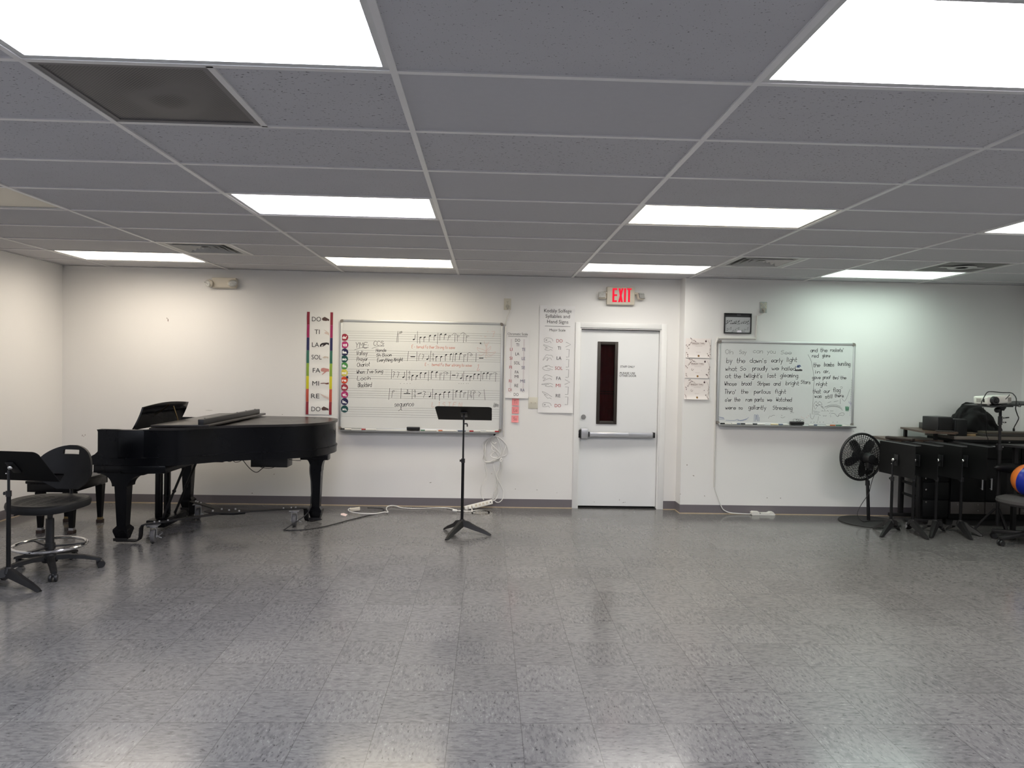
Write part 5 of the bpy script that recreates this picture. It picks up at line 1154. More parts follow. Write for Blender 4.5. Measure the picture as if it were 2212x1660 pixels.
for j in range(nv):
    for i in range(nu):
        if (i, j) in hs: continue
        a = j*(nu+1)+i; fs += [(a, a+1, a+nu+2, a+nu+1), (NN+a, NN+a+nu+1, NN+a+nu+2, NN+a+1)]
        for (di, dj, p, q) in ((-1, 0, a, a+nu+1), (1, 0, a+1, a+nu+2), (0, -1, a, a+1), (0, 1, a+nu+1, a+nu+2)):
            if (i+di, j+dj) in hs or not (0 <= i+di < nu and 0 <= j+dj < nv): fs.append((p, q, NN+q, NN+p))
bk.add(vs, fs); bo = bk.build('backrest', pl, C_, world=False)
b = MB(); b.tube([(0, .06, .435), (0, .19, .44), (0, .225, .50), (0, .215, .60)], .022, 8, 0, 5, False, .5); b.build('back_bracket', dsteel, C_, world=False)
b = MB(); b.cyl((0, 0, .40), (0, 0, .44), .022, .03, 16); b.box(-.09, .09, -.09, .09, .425, .451, 0, .006); b.cyl((0, 0, .11), (0, 0, .375), .028, .027, 20); b.cyl((0, 0, .375), (0, 0, .41), .018, .018, 16); b.build('gas_column', blackp_m, C_, world=False)
b = MB(); b.tube([(-.05, -.03, .43), (-.13, -.06, .425), (-.20, -.09, .405)], .006, 6); b.build('lever', blackp_m, C_, world=False)
fr_ = MB(); fr_.tube([(.228*math.cos(2*PI*i/24), .228*math.sin(2*PI*i/24), .185) for i in range(24)], .0115, 10, 0, 2, True); fo = fr_.build('foot_ring', chrome_m, C_, world=False)
sp_ = MB(); 
for k in range(3): a_ = PI/6+2*PI*k/3; sp_.bar((.03*math.cos(a_), .03*math.sin(a_), .175), (.221*math.cos(a_), .221*math.sin(a_), .182), .03, .012, 0, (0, 0, 1), .003)
sp_.cyl((0, 0, .155), (0, 0, .20), .036, .034, 20); sp_.build('ring_spoke', blackp_m, fo, world=False)
hb = MB(); hb.lathe([(.02, .06), (.05, .065), (.055, .10), (.035, .125), (.03, .125)], 24); hb.build('base_hub', pl, C_, world=False)
for k in range(5):
    a_ = math.radians(23+72*k-0); M_ = Matrix.Rotation(a_, 4, 'Z')
    l = MB(); l.xf = M_; vs = []; fs = []
    sec = [(.03, .098, .030, .030), (.12, .10, .026, .026), (.22, .088, .023, .022), (.30, .068, .021, .017), (.325, .062, .016, .014)]
    for x, z, w, h in sec: vs += [(x, -w, z-h*.6), (x, w, z-h*.6), (x, w*.75, z+h*.5), (x, -w*.75, z+h*.5)]
    for q in range(len(sec)-1):
        for r in range(4): fs.append((4*q+r, 4*q+(r+1) % 4, 4*q+4+(r+1) % 4, 4*q+4+r))
    fs += [(0, 3, 2, 1), tuple(range(4*len(sec)-4, 4*len(sec)))]
    l.add(vs, fs); lo = l.build('base_arm', pl, C_, world=False, sharp=50)
    w = MB(); sw = a_+random.uniform(-1, 1); M2 = M_ @ Matrix.Translation((.305, 0, 0)) @ Matrix.Rotation(sw, 4, 'Z')
    w.xf = M2 @ Matrix.Translation((.018, 0, .027)) @ Matrix.Rotation(PI/2, 4, 'X')
    for s in (-.017, .017): w.lathe([(.006, s-.009), (.024, s-.009), (.027, s-.004), (.027, s+.004), (.024, s+.009), (.006, s+.009)], 20)
    w.xf = M2; w.box(-.012, .03, -.008, .008, .03, .056, 0, .006); w.cyl((0, 0, .05), (0, 0, .068), .008); w.build('caster', blackp_m, lo, world=False)
# ------------------------------------------------------------------ music stands
sheet_m = mat('black_sheet_metal', (0.0055, 0.0055, 0.006, 1), .55, var=.15, scale=6, spec=.25); tube_m = mat('grey_black_tube', (0.03, 0.03, 0.032, 1), .33, .6)
def music_stand(label, loc, rotz, pivot, tilt, legs, top_pole, group=None, lip_top=False, knob=True, split=None):
    t = thing('music_stand', label, 'music stand', loc, rotz, group)
    W_, H_ = .255, (.315 if not lip_top else .31)
    M_ = Matrix.Translation((0, 0, pivot)) @ Matrix.Rotation(tilt, 4, 'X')
    p = MB(); p.xf = M_
    r = .035
    top = [(W_-r+r*math.sin(a), H_/2-r+r*math.cos(a)) for a in [k*PI/12 for k in range(7)]]
    out = [(-x, z) for x, z in top[::-1]]+top+[(W_*.975, -H_/2), (-W_*.975, -H_/2)] if not lip_top else [(-W_, H_/2), (W_, H_/2), (W_, -H_/2), (-W_, -H_/2)]
    p.prism(out, lambda u, v, w: (u, w, v), 0, .003)
    do = p.build('desk', sheet_m, t, world=False, sharp=30)
    lp = MB(); lp.xf = M_; s = -1 if not lip_top else 1
    lp.box(-W_*.975, W_*.975, .003, .062, s*H_/2-.0015, s*H_/2+.0015); lp.box(-W_*.975, W_*.975, .0595, .062, s*H_/2+.001, s*H_/2+.012)
    lp.build('lip', sheet_m if not lip_top else mat('lip_lit_grey', (.045, .045, .047, 1), .4), do, world=False)  # lighter grey puts the light from above into the colour of the upturned lip
    b = MB(); b.xf = M_; b.box(-.03, .03, -.012, -.0005, -.06, .05, 0, .004); b.build('tilt_bracket', blackp_m, do, world=False)
    b = MB(); b.cyl((.0, -.04, .12), (0, -.04, split or .66), .0135, .0135, 16); b.build('lower_pole', sheet_m, t, world=False)
    b = MB(); b.cyl((0, -.04, (split or .66)+.0005), (0, -.04, top_pole), .0085, .0085, 12); b.tube([(0, -.04, top_pole-.004), (0, -.036, pivot-.02), (0, -.012, pivot)], .0085, 10); b.build('upper_pole', tube_m, t, world=False)
    b = MB(); b.cyl((0, -.04, (split or .66)-.025), (0, -.04, (split or .66)+.012), .0175, .0175, 16); b.cyl((-.03, -.045, (split or .66)-.006), (-.012, -.042, (split or .66)-.006), .011, .009, 12); b.build('height_clamp', blackp_m, t, world=False)
    if knob:
        b = MB(); b.sphere((.022, -.052, pivot), .017, 0, 14, 10, (1, 1, 1)); b.sphere((-.026, -.03, pivot-.045), .006); b.build('tilt_knob', silver, t, world=False)
    else:
        b = MB(); b.tube([(.004, -.045, pivot-.09), (.03, -.05, pivot-.09), (.034, -.05, pivot-.115)], .006, 8); b.build('tilt_knob', blackp_m, t, world=False)
    hub = MB(); hub.lathe([(.03, .075), (.036, .085), (.03, .105), (.018, .125), (.014, .125)], 20, (0, -.04, 0)); hub.build('base_hub', dsteel, t, world=False)
    for a_, L in legs:
        l = MB(); l.xf = Matrix.Translation((0, -.04, 0)) @ Matrix.Rotation(a_, 4, 'Z'); vs = []; fs = []
        sec = [(.01, .090, .032, .044), (.06, .082, .034, .044), (L*.45, .058, .028, .034), (L*.75, .034, .023, .026), (L*.94, .014, .019, .018), (L, .010, .012, .010)]
        for x, z, w, h in sec: vs += [(x, -w, max(0.0005, z-h*.5)), (x, w, max(0.0005, z-h*.5)), (x, w*.45, z+h*.6), (x, -w*.45, z+h*.6)]
        for q in range(len(sec)-1):
            for r_ in range(4): fs.append((4*q+r_, 4*q+(r_+1) % 4, 4*q+4+(r_+1) % 4, 4*q+4+r_))
        fs += [(0, 3, 2, 1), tuple(range(4*len(sec)-4, 4*len(sec)))]
        l.add(vs, fs); l.build('leg', dsteel, t, world=False, sharp=50)
    return t
R_ = math.radians
music_stand('black music stand standing alone in front of the staff-lined whiteboard', (-.207, 6.64, 0), R_(-2), 1.085, R_(64), [(R_(-110), .34), (R_(-22), .29), (R_(150), .2)], 1.03, None, False, False, .665)
music_stand('black music stand at the left photo edge, in front of the drafting chair', (-3.155, 4.955, 0), R_(-8), .79, R_(44), [(R_(-18), .33), (R_(-135), .3), (R_(195), .28)], .74, None, False, True, .62)
# ------------------------------------------------------------------ row of folded music stands on the right
for k, (px, lb, lg) in enumerate(((1925, 'folded music stand standing closest to the pedestal fan', ((-133, .34), (135, .16), (20, .12))), (1970.5, 'second folded music stand to the right of the pedestal fan', ((-98, .33), (80, .11), (30, .1))), (2018.5, 'third folded music stand to the right of the pedestal fan', ((-128, .33), (120, .13), (10, .11))), (2070, 'folded music stand farthest from the fan, by the cabinet doors', ((-57, .2), (-108, .34), (120, .13))))):
    p = flo(px, 1150, 0)
    a_ = R_(-83.5)   # desks stand edge-on, backs toward the room
    x0, y0 = p.x, 6.85
    c, s = math.cos(a_), math.sin(a_)
    music_stand(lb, (x0-.04*s*1.0, y0+.04*c, 0), a_, .70, 0.0, [(R_(q)-a_, L) for q, L in lg], .69, 'folded music stands in a row', True, True, .52)
# ------------------------------------------------------------------ pedestal fan
Fp = flo(1876, 1125, .012); FX, FY = 3.925, 7.275
T_ = thing('pedestal_fan', 'black pedestal fan with round guard beside the lyric whiteboard', 'fan', (FX, FY, 0))
fanm = mat('fan_black', (0.010, 0.010, 0.011, 1), .38, var=.15); blm = mat('blade_black', (0.008, 0.008, 0.009, 1), .3)
MB().lathe([(.29, 0.001), (.292, .008), (.286, .016), (.05, .024), (.03, .024)], 48, (FX, FY, 0)).build('base_plate', mat('textured_black', (.02, .02, .02, 1), .65, bump=.3, bscale=400), T_)
b = MB(); b.cyl((FX-.005, FY, .024), (FX-.028, FY, .40), .0165, .0165, 16); b.cyl((FX-.027, FY, .395), (FX-.034, FY, .56), .011, .011, 14); b.cyl((FX-.027, FY, .38), (FX-.029, FY, .43), .023, .021, 16); b.build('pole', mat('glossy_black_pole', (.008, .008, .009, 1), .15), T_)
HCx, HCy, HCz, HR = FX-.087, FY+.02, .668, .236
FM = Matrix.Translation((HCx, HCy, HCz)) @ Matrix.Rotation(R_(9), 4, 'Z') @ Matrix.Rotation(R_(-90), 4, 'X')   # local z -> +y
def guard(z0, zr, bow, swirl, name):
    g = MB(); g.xf = FM
    for k in range(10):
        q = k/9; r = .055+(HR-.065)*q; z = z0+bow*(1-q**2.2)
        g.tube([(r*math.cos(2*PI*i/40), r*math.sin(2*PI*i/40), z) for i in range(40)], .0021, 4, 0, 1, True)
    for i in range(52):
        a_ = 2*PI*i/52; pts = []
        for k in range(6):
            q = k/5; r = .05+(HR-.052)*q; w = a_+swirl*q; pts.append((r*math.cos(w), r*math.sin(w), z0+bow*(1-q**2.2)))
        g.tube(pts, .0022, 4, 0, 2)
    g.lathe([(.0, z0+bow-.004), (.056, z0+bow-.004), (.056, z0+bow+.004), (.0, z0+bow+.004)], 24)
    return g.build(name, fanm, T_)
guard(.0, HR, -.075, .7, 'rear_guard'); guard(.012, HR, .07, -.5, 'front_guard')
g = MB(); g.xf = FM; g.tube([(HR*math.cos(2*PI*i/48), HR*math.sin(2*PI*i/48), .006) for i in range(48)], .0125, 8, 0, 1, True); g.build('rim_ring', fanm, T_)
hbm = MB(); hbm.xf = FM; hbm.lathe([(.0, -.03), (.048, -.03), (.05, .0), (.03, .025), (.0, .03)], 24); hbm.build('blade_hub', blm, T_)
for k in range(5):
    a_ = R_(54+72*k); bl = MB(); bl.xf = FM @ Matrix.Rotation(-a_, 4, 'Z'); vs = []; fs = []
    sec = [(.035, .022), (.07, .038), (.11, .05), (.15, .054), (.185, .046), (.205, .022)]
    for e in (0, .003):
        for r, w in sec: vs += [(r, -w*.9, .016-.35*w+e), (r, 0, e+.002), (r, w*.8, -.012+.2*w*0+e)]
    nS = len(sec)*3
    for q in range(len(sec)-1):
        for j in range(2): a2 = 3*q+j; fs += [(a2, a2+1, a2+4, a2+3), (nS+a2, nS+a2+3, nS+a2+4, nS+a2+1)]
    edge = [0, 3, 6, 9, 12, 15, 16, 17, 14, 11, 8, 5, 2, 1]
    for a2, b2 in zip(edge, edge[1:]+edge[:1]): fs.append((a2, b2, nS+b2, nS+a2))
    bl.add(vs, fs); bl.build('blade', blm, T_)
mo_ = MB(); mo_.xf = FM; mo_.lathe([(.0, -.165), (.042, -.16), (.052, -.13), (.055, -.085), (.045, -.078), (.0, -.078)], 24); mo_.box(-.03, .03, .03, .10, -.14, -.09, 0, .01); mo_.build('motor', fanm, T_)
b = MB(); b.cyl((FX-.034, FY-.07, .55), (FX-.037, FY-.08, .60), .024, .026, 14); b.bar((FX-.033, FY, .50), (FX-.035, FY-.075, .57), .05, .04, 0, (0, 0, 1), .008); b.build('tilt_joint', fanm, T_)
b = MB(); b.tube([(FX-.02, FY-.11, .59), (FX+.012, FY-.05, .50), (FX+.005, FY-.03, .44), (FX-.012, FY-.025, .36), (FX-.03, FY-.03, .30), (FX-.13, FY-.06, .17), (FX-.165, FY-.08, .09), (FX-.12, FY-.1, .03), (FX-.02, FY-.06, .03), (FX+.15, FY-.05, .032)], .0035, 6); b.build('power_cable', cable_b, T_)
# ------------------------------------------------------------------ tall desk with raised shelf
wood = bpy.data.materials.new('brown_laminate'); wood.use_nodes = True
def woodtex(mt, c1_, c2_, rough):
    nt = mt.node_tree; b = nt.nodes['Principled BSDF']; tc = nt.nodes.new('ShaderNodeTexCoord'); mp = nt.nodes.new('ShaderNodeMapping'); mp.inputs['Scale'].default_value = (2.5, 30, 30)
    nz = nt.nodes.new('ShaderNodeTexNoise'); nz.inputs['Scale'].default_value = 1.5; nz.inputs['Detail'].default_value = 5
    rp = nt.nodes.new('ShaderNodeValToRGB'); rp.color_ramp.elements[0].position = .3; rp.color_ramp.elements[0].color = c1_; rp.color_ramp.elements[1].position = .7; rp.color_ramp.elements[1].color = c2_
    nt.links.new(tc.outputs['Object'], mp.inputs[0]); nt.links.new(mp.outputs[0], nz.inputs['Vector']); nt.links.new(nz.outputs['Fac'], rp.inputs[0]); nt.links.new(rp.outputs[0], b.inputs['Base Color']); b.inputs['Roughness'].default_value = rough
woodtex(wood, (.055, .034, .022, 1), (.11, .072, .048, 1), .38)
tan = bpy.data.materials.new('grey_brown_laminate'); tan.use_nodes = True; woodtex(tan, (.15, .125, .10, 1), (.21, .18, .15, 1), .45)
satin = mat('black_melamine', (0.0035, 0.0038, 0.004, 1), .45, var=.2, scale=4, spec=.25); darkgrey = mat('charcoal_panel', (.028, .028, .029, 1), .4)
K_ = thing('computer_desk', 'tall brown-topped desk with a raised shelf behind the folded music stands', 'desk', (4.38, 7.3, 0))
dt = MB(); dt.prism([(4.06, 7.19), (4.62, 7.19), (4.62, 7.59), (4.10, 7.59)], XY, .838, .862); dt.build('desk_top', wood, K_)
sh = MB(); sh.prism([(4.40, 7.585), (4.33, 7.03), (4.585, 6.95), (4.665, 7.03), (4.665, 7.585)], XY, .942, .960); so = sh.build('raised_shelf', wood, K_)
for x, y in ((4.43, 7.54), (4.56, 7.23)): MB().box(x-.014, x+.014, y-.014, y+.014, .8625, .9415).build('shelf_post', dsteel, so)
for y, px in ((7.47, 1946), (7.19, 1986)):
    xp = wal(px, 1070, y).x
    l = MB(); l.box(xp-.022, xp+.022, y-.02, y+.02, .066, .8375, 0, .003); lo = l.build('leg', dsteel, K_)
    f = MB(); f.box(4.24, 4.62, y-.022, y+.022, .03, .065, 0, .003); f.build('foot_bar', dsteel, lo)
    for x in (4.27, 4.59): f = MB(); f.cyl((x, y, 0.0), (x, y, .0295), .016, .016, 14); f.build('leveler', steel, lo)
for (pa, pb) in (((1949, 1039), (1983, 1051)), ((1949, 1065), (1983, 1077))):
    a, b = wal(pa[0], pa[1], 7.449), wal(pb[0], pb[1], 7.211); r = MB(); r.bar(a, b, .014, .026, 0, (0, 0, 1), .002); r.build('rail', dsteel, K_)
xd = wal(1994, 1060, 7.135).x
dp = MB(); dp.box(xd, 4.66, 7.155, 7.27, .075, .80, 0, .003); dpo = dp.build('drawer_unit', satin, K_)
for k, z in enumerate((.155, .335, .515)):
    d2 = MB(); d2.box(xd+.004, 4.656, 7.137, 7.154, z-.06, z+.105, 0, .002); d3 = d2.build('drawer', satin, dpo); q = wal(1997, (1085, 1058, 1034)[k], 7.13); kn = MB(); kn.cyl((q.x+.012, 7.1365, q.z), (q.x+.012, 7.123, q.z), .007, .009, 12); kn.build('knob', silver, d3)
# laptop-like slim case lying on the desk
o = MB(); o.xf = Matrix.Translation((4.13, 7.12, .8635)) @ Matrix.Rotation(R_(-60), 4, 'Z'); o.box(-.14, .14, -.03, .03, 0, .03, 0, .01); tag(o.build('instrument_case', mat('brown_case', (.03, .022, .018, 1), .5)), 'slim dark brown case lying on the near corner of the tall desk', 'case')
# ------------------------------------------------------------------ base cabinets along the right
YC = 7.14; kk = YC/6.98
zc = lambda z: HC-(HC-z)*kk
def cabinet(x0, x1, label):
    t = thing('base_cabinet', label, 'cabinet', ((x0+x1)/2, 7.37, 0), 0, 'black base cabinets')
    MB().box(x0+.001, x1-.001, YC+.02, 7.6, .07, zc(.862), 0, .002).build('body', satin, t)
    MB().box(x0+.003, x1-.003, YC+.05, YC+.07, 0.0, .069).build('plinth', black_m, t)
    xm = (x0+x1)/2
    for k, (a, b) in enumerate(((x0+.004, xm-.002), (xm+.002, x1-.004))):
        d = MB(); d.box(a, b, YC, YC+.019, zc(.285), zc(.70), 0, .002); do = d.build('door', satin, t)
        hx = b-.045 if k == 0 else a+.045
        h = MB(); h.cyl((hx, YC-.022, zc(.40)), (hx, YC-.022, zc(.515)), .007, .007, 10); h.cyl((hx, YC-.022, zc(.41)), (hx, YC-.0005, zc(.41)), .004); h.cyl((hx, YC-.022, zc(.505)), (hx, YC-.0005, zc(.505)), .004); h.build('handle', alu_m, do)
        kp = MB(); kp.box(a+.004, b-.004, YC-.004, YC+.018, zc(.158), zc(.275), 0, .002); ko = kp.build('kick_panel', mat('brown_grey_board', (.06, .053, .048, 1), .5, var=.1), t)
        for u in (.2, .8):
            for v in (.19, .25): s = MB(); s.cyl((a+(b-a)*u, YC-.0045, zc(v)), (a+(b-a)*u, YC-.007, zc(v)), .004, .004, 8); s.build('screw', silver, ko)
    d = MB(); d.box(x0+.004, x1-.004, YC, YC+.019, zc(.705), zc(.857), 0, .002); do = d.build('drawer', satin, t)
    zz = zc(.83); h = MB(); h.cyl((xm-.06, YC-.02, zz), (xm+.07, YC-.02, zz), .0065, .0065, 10); h.cyl((xm-.05, YC-.02, zz), (xm-.05, YC-.0005, zz), .004); h.cyl((xm+.06, YC-.02, zz), (xm+.06, YC-.0005, zz), .004); h.build('handle', alu_m, do)
    return t
xa_ = wal(2052, 1090, YC).x; xb_ = wal(2127.5, 1090, YC).x; xw = 2*(xb_-xa_)
cabinet(xa_, xa_+xw-.001, 'black base cabinet with two steel bar handles behind the projector stand'); cabinet(xa_+xw+.001, 5.70, 'black base cabinet partly behind the swivel chair and ball')
ct = MB(); ct.box(4.675, 5.715, YC-.03, 7.6, zc(.893), zc(.925), 0, .003); cto = ct.build('worktop', tan); tag(cto, 'grey-brown worktop slab lying across the two black base cabinets', 'worktop')
bk_ = MB(); bk_.box(4.69, 5.705, YC-.02, 7.58, zc(.862)+.002, zc(.893)-.0015, 0, .002); bko = bk_.build('worktop_rail', satin); tag(bko, 'black rail layer under the grey-brown worktop, with a small chrome lock', 'worktop rail')
lk = MB(); q = wal(2181, 951.5, YC-.03); lk.cyl((q.x, YC-.0205, zc(.878)), (q.x, YC-.028, zc(.878)), .010, .010, 14); lk.build('lock', chrome_m, bko)
ZT = zc(.925)
b3 = MB(); b3.box(4.985, 5.66, 7.14, 7.295, ZT+.0005, ZT+.027, 0, .003); tag(b3.build('flat_box', mat('dark_flat_box', (.045, .04, .035, 1), .5)), 'wide flat dark brown box lying on the worktop in front of the black cloth', 'box')
b3 = MB(); b3.box(5.04, 5.69, 7.15, 7.295, ZT+.0275, ZT+.047, 0, .002); tag(b3.build('wooden_board', mat('brown_board', (.10, .082, .062, 1), .5)), 'thin brown board on top of the flat dark box', 'board')
# books and folders on the worktop
bkm = [mat('folder_%s' % n, rgb(*c), .6) for n, c in (('manila', (190, 165, 120)), ('tan', (160, 135, 98)), ('brown', (92, 74, 58)))]
for k, (rz, lb) in enumerate(((-22, 'lowest tan folder of the small pile beside the black speakers'), (-28, 'middle manila folder of the small pile beside the black speakers'), (-17, 'top brown folder of the small pile beside the black speakers'))):
    f = MB(); f.xf = Matrix.Translation((4.90+.004*k, 7.215, ZT+.0006+.0105*k)) @ Matrix.Rotation(R_(rz), 4, 'Z'); f.box(-.045, .045, -.075, .07, 0, .0095, 0, .001); tag(f.build('paper_folder', bkm[(1, 0, 2)[k]]), lb, 'folder', 'folders beside the black speakers')
# black speakers on the raised shelf
spk_g = mat('speaker_cloth', (.007, .007, .007, 1), .8, bump=.2, bscale=500); spk = mat('speaker_cabinet', (.016, .016, .017, 1), .4)
def speaker(x, y, z, w, d, h, rz, label, grp='black speaker boxes'):
    t = thing('speaker_box', label, 'speaker', (x, y, z), R_(rz), grp)
    MB().box(-w/2, w/2, -d/2, d/2, 0.0005, h, 0, .006).build('cabinet', spk, t, world=False)
    g = MB(); g.box(-w/2+.008, w/2-.008, -d/2-.010, -d/2-.0005, .008, h-.008, 0, .004); g.build('grille', spk_g, t, world=False)
speaker(4.555, 7.20, .960, .20, .18, .142, 20, 'black box speaker at the left end of the raised shelf')
speaker(4.757, 7.19, ZT, .13, .12, .17, 0, 'second black box speaker, on the worktop just right of the raised shelf')
b = MB(); b.xf = Matrix.Translation((4.585, 7.48, .9605)); b.box(-.02, .02, -.05, .05, 0, .06, 0, .004); tag(b.build('shelf_block', mat('grey_block', (.09, .09, .085, 1), .5)), 'small grey block at the back of the raised shelf, behind the left speaker', 'block')
b = MB(); b.xf = Matrix.Translation((4.53, 7.035, .9605)) @ Matrix.Rotation(R_(-20), 4, 'Z'); b.box(-.08, .08, -.016, .016, 0, .012, 0, .004); tag(b.build('remote_control', mat('dark_brown_case', (.03, .026, .022, 1), .5)), 'dark slim remote lying at the front edge of the raised shelf', 'remote control')
# heap of black cloth behind the speakers
clm = mat('black_cloth', (0.006, 0.006, 0.0065, 1), .85, var=.3, scale=20)
bm = bmesh.new(); bmesh.ops.create_icosphere(bm, subdivisions=5, radius=1)
def profile(x):    # height of the heap along its length
    pts = [(-.30, .0), (-.27, .05), (-.22, .13), (-.15, .235), (-.08, .285), (.02, .275), (.10, .24), (.17, .17), (.21, .10), (.27, .075), (.33, .03), (.36, 0)]
    for (a, b), (c, d) in zip(pts, pts[1:]):
        if a <= x <= c: return b+(d-b)*(x-a)/(c-a)
    return 0.0
for v in bm.verts:
    p = v.co.copy(); x = .03+p.x*.33; h = profile(x)*1.16
    n1 = noise.noise(p*2.6+Vector((3, 1, 7)))*.04+noise.noise(p*6+Vector((1, 5, 2)))*.03+noise.noise(p*13)*.008
    y = p.y*(.07+.045*min(1, h/.2)); z = max(0.0, (.5+.5*p.z)*(h+.01)*(1 if p.z > 0 else 1))
    z = max(0, h*max(0, p.z)**.55) if p.z > 0 else 0
    nrm = p.normalized(); v.co = Vector((x, y, z))+Vector((nrm.x*n1*.5, nrm.y*n1, nrm.z*n1 if p.z > .05 else 0))
    v.co.z = max(0, v.co.z)
me = bpy.data.meshes.new('black_cloth'); bm.to_mesh(me); bm.free(); me.materials.append(clm); me.polygons.foreach_set('use_smooth', [True]*len(me.polygons))
co_ = bpy.data.objects.new('cloth_heap', me); COL.objects.link(co_); co_.location = (5.085, 7.452, ZT+.001); tag(co_, 'heap of black cloth behind the speakers, highest thing on the worktop', 'cloth')
# ------------------------------------------------------------------ projector on its stand
T_ = thing('projector_stand', 'black tripod stand with a tilted tray, in front of the black cabinets', 'projector stand', (4.865, 6.73, 0))
sx, sy_ = 4.865, 6.73
b = MB(); b.cyl((sx+.008, sy_, .10), (sx+.004, sy_, .86), .0165, .0165, 16); b.cyl((sx+.004, sy_, .855), (sx, sy_, 1.215), .0125, .0125, 14); b.build('pole', dsteel, T_)
b = MB(); b.cyl((sx+.005, sy_, .82), (sx+.005, sy_, .875), .022, .022, 16); b.build('clamp', blackp_m, T_); b = MB(); b.cyl((sx+.001, sy_, 1.06), (sx+.001, sy_, 1.14), .019, .019, 16); b.build('clamp', blackp_m, T_)
b = MB(); b.bar((sx+.015, sy_-.02, 1.125), (sx+.072, sy_-.02, 1.132), .012, .012, 0, (0, 0, 1), .004); b.bar((sx+.015, sy_-.02, 1.085), (sx+.045, sy_-.02, 1.085), .016, .014, 0, (0, 0, 1), .005); b.sphere((sx+.02, sy_-.03, 1.127), .007, 1); b.sphere((sx+.018, sy_-.03, 1.087), .007, 1); b.sphere((sx+.022, sy_-.02, .85), .006, 1); b.build('clamp_lever', [blackp_m, silver], T_)
TM = Matrix.Translation((sx+.03, sy_, 1.262)) @ Matrix.Rotation(R_(2), 4, 'Z') @ Matrix.Rotation(R_(-4.5), 4, 'Y')
b = MB(); b.xf = TM; b.box(-.26, .28, -.185, .185, -.012, 0, 0, .003); b.build('tray', mat('tray_black', (.014, .014, .016, 1), .45), T_)
b = MB(); b.cyl((sx, sy_, 1.205), (sx+.012, sy_, 1.236), .032, .04, 16); b.sphere((sx-.045, sy_-.02, 1.20), .026, 0, 14, 10, (1, 1, 1)); b.box(sx-.06, sx+.09, sy_-.05, sy_+.05, 1.231, 1.241, 0, .003); b.build('tray_head', blackp_m, T_)
for k in range(3):
    a_ = R_(270+120*k); b = MB(); e = (sx+.19*math.cos(a_), sy_+.19*math.sin(a_), .012); b.bar((sx+.008, sy_, .40), (e[0], e[1], .014), .022, .012, 0, (0, 0, 1)) if False else b.tube([(sx+.008+.02*math.cos(a_), sy_+.02*math.sin(a_), .26), (sx+.11*math.cos(a_), sy_+.11*math.sin(a_), .14), e], .010, 8); b.build('leg', dsteel, T_)
PM = TM @ Matrix.Translation((-.125, -.02, .0035)) @ Matrix.Rotation(R_(2), 4, 'Z')
T2_ = thing('projector', 'white projector with a black lens sitting on the tilted tray', 'projector', tuple((PM @ Vector((0, 0, 0)))))
wp = mat('projector_white', rgb(226, 224, 216), .4, var=.02)
b = MB(); b.xf = PM; b.box(-.125, .125, -.09, .09, .006, .08, 0, .012, 3)
for x in (-.10, .10): b.cyl((x, -.07, 0), (x, -.07, .007), .01); b.cyl((x, .07, 0), (x, .07, .007), .01)
b.build('housing', wp, T2_)
b = MB(); b.xf = PM; b.cyl((-.062, -.118, .042), (-.062, -.088, .042), .036, .039, 28); lo = b.build('lens_ring', blackp_m, T2_); b = MB(); b.xf = PM; b.sphere((-.062, -.108, .042), .029, 0, 18, 10, (1, .5, 1)); b.build('lens', gloss, lo)
b = MB(); b.xf = PM; b.box(-.1265, -.1245, -.055, -.035, .028, .060); 
for k in range(6): b.box(-.1265, -.1245, -.015+.011*k, -.009+.011*k, .026, .062, 1)
b.box(.08, .115, -.0915, -.0895, .02, .06, 1); b.build('vent', [blackp_m, mat('vent_grey', rgb(150, 146, 140), .5)], T2_)
gp = lambda x, y, Y: tuple(wal(x, y, Y))
b = MB(); b.tube([gp(2119, 876, 6.50), gp(2121, 868, 6.50), gp(2127, 856, 6.52), gp(2133, 848, 6.58), gp(2142, 846.5, 6.62), gp(2163, 848.5, 6.64), gp(2183, 849, 6.62), gp(2190, 853, 6.56), gp(2195, 861, 6.49), gp(2195, 875, 6.48), gp(2194, 884, 6.52), gp(2198, 897, 6.6), gp(2200.5, 904, 6.7), gp(2196, 914, 6.85), gp(2191, 923, 7.05), gp(2190, 930, 7.17)], .0045, 8); b.cyl(gp(2190, 926, 7.18), gp(2190, 932.0, 7.18), .0105, .0105, 10)
tag(b.build('projector_cable', cable_b), 'black cable looping over the white projector and hanging down on its right', 'cable')
b = MB(); b.tube([gp(2181, 853, 6.49), gp(2177, 858, 6.49), gp(2172, 863, 6.50)], .0035, 6); b.tube([gp(2163, 876, 6.50), gp(2180, 874.5, 6.49), gp(2193, 876, 6.44), gp(2202, 879, 6.44), gp(2205, 877, 6.44), gp(2201, 870.5, 6.45)], .004, 8); tag(b.build('projector_cable', cable_b), 'short black cable hooked under the projector tray at its right side', 'cable')
b = MB(); b.tube([gp(2124, 880.5, 6.62), gp(2125.5, 888, 6.64), gp(2129, 898, 6.68), gp(2131.5, 911, 6.72), gp(2130, 930, 6.78), gp(2131, 940, 6.82), gp(2134, 948, 6.86), gp(2134, 957, 6.9), gp(2133, 962, 6.95), gp(2129, 971, 7.0), gp(2120, 980, 7.05)], .0028, 6); tag(b.build('thin_cable', cable_b), 'thin black cable hanging from the left side of the projector tray', 'cable')
# side table surface at the right edge
t = thing('side_table', 'low dark table top at the right edge behind the ball', 'table', (5.35, 6.55, 0))
b = MB(); b.prism([(4.98, 6.93), (5.66, 6.95), (5.66, 6.2), (5.24, 6.2)], XY, .842, .862); 
b.build('table_top', darkgrey, t)
for x, y in ((5.28, 6.26), (5.6, 6.26), (5.6, 6.84), (5.1, 6.83)): MB().box(x-.018, x+.018, y-.018, y+.018, 0, .8415).build('leg', dsteel, t)
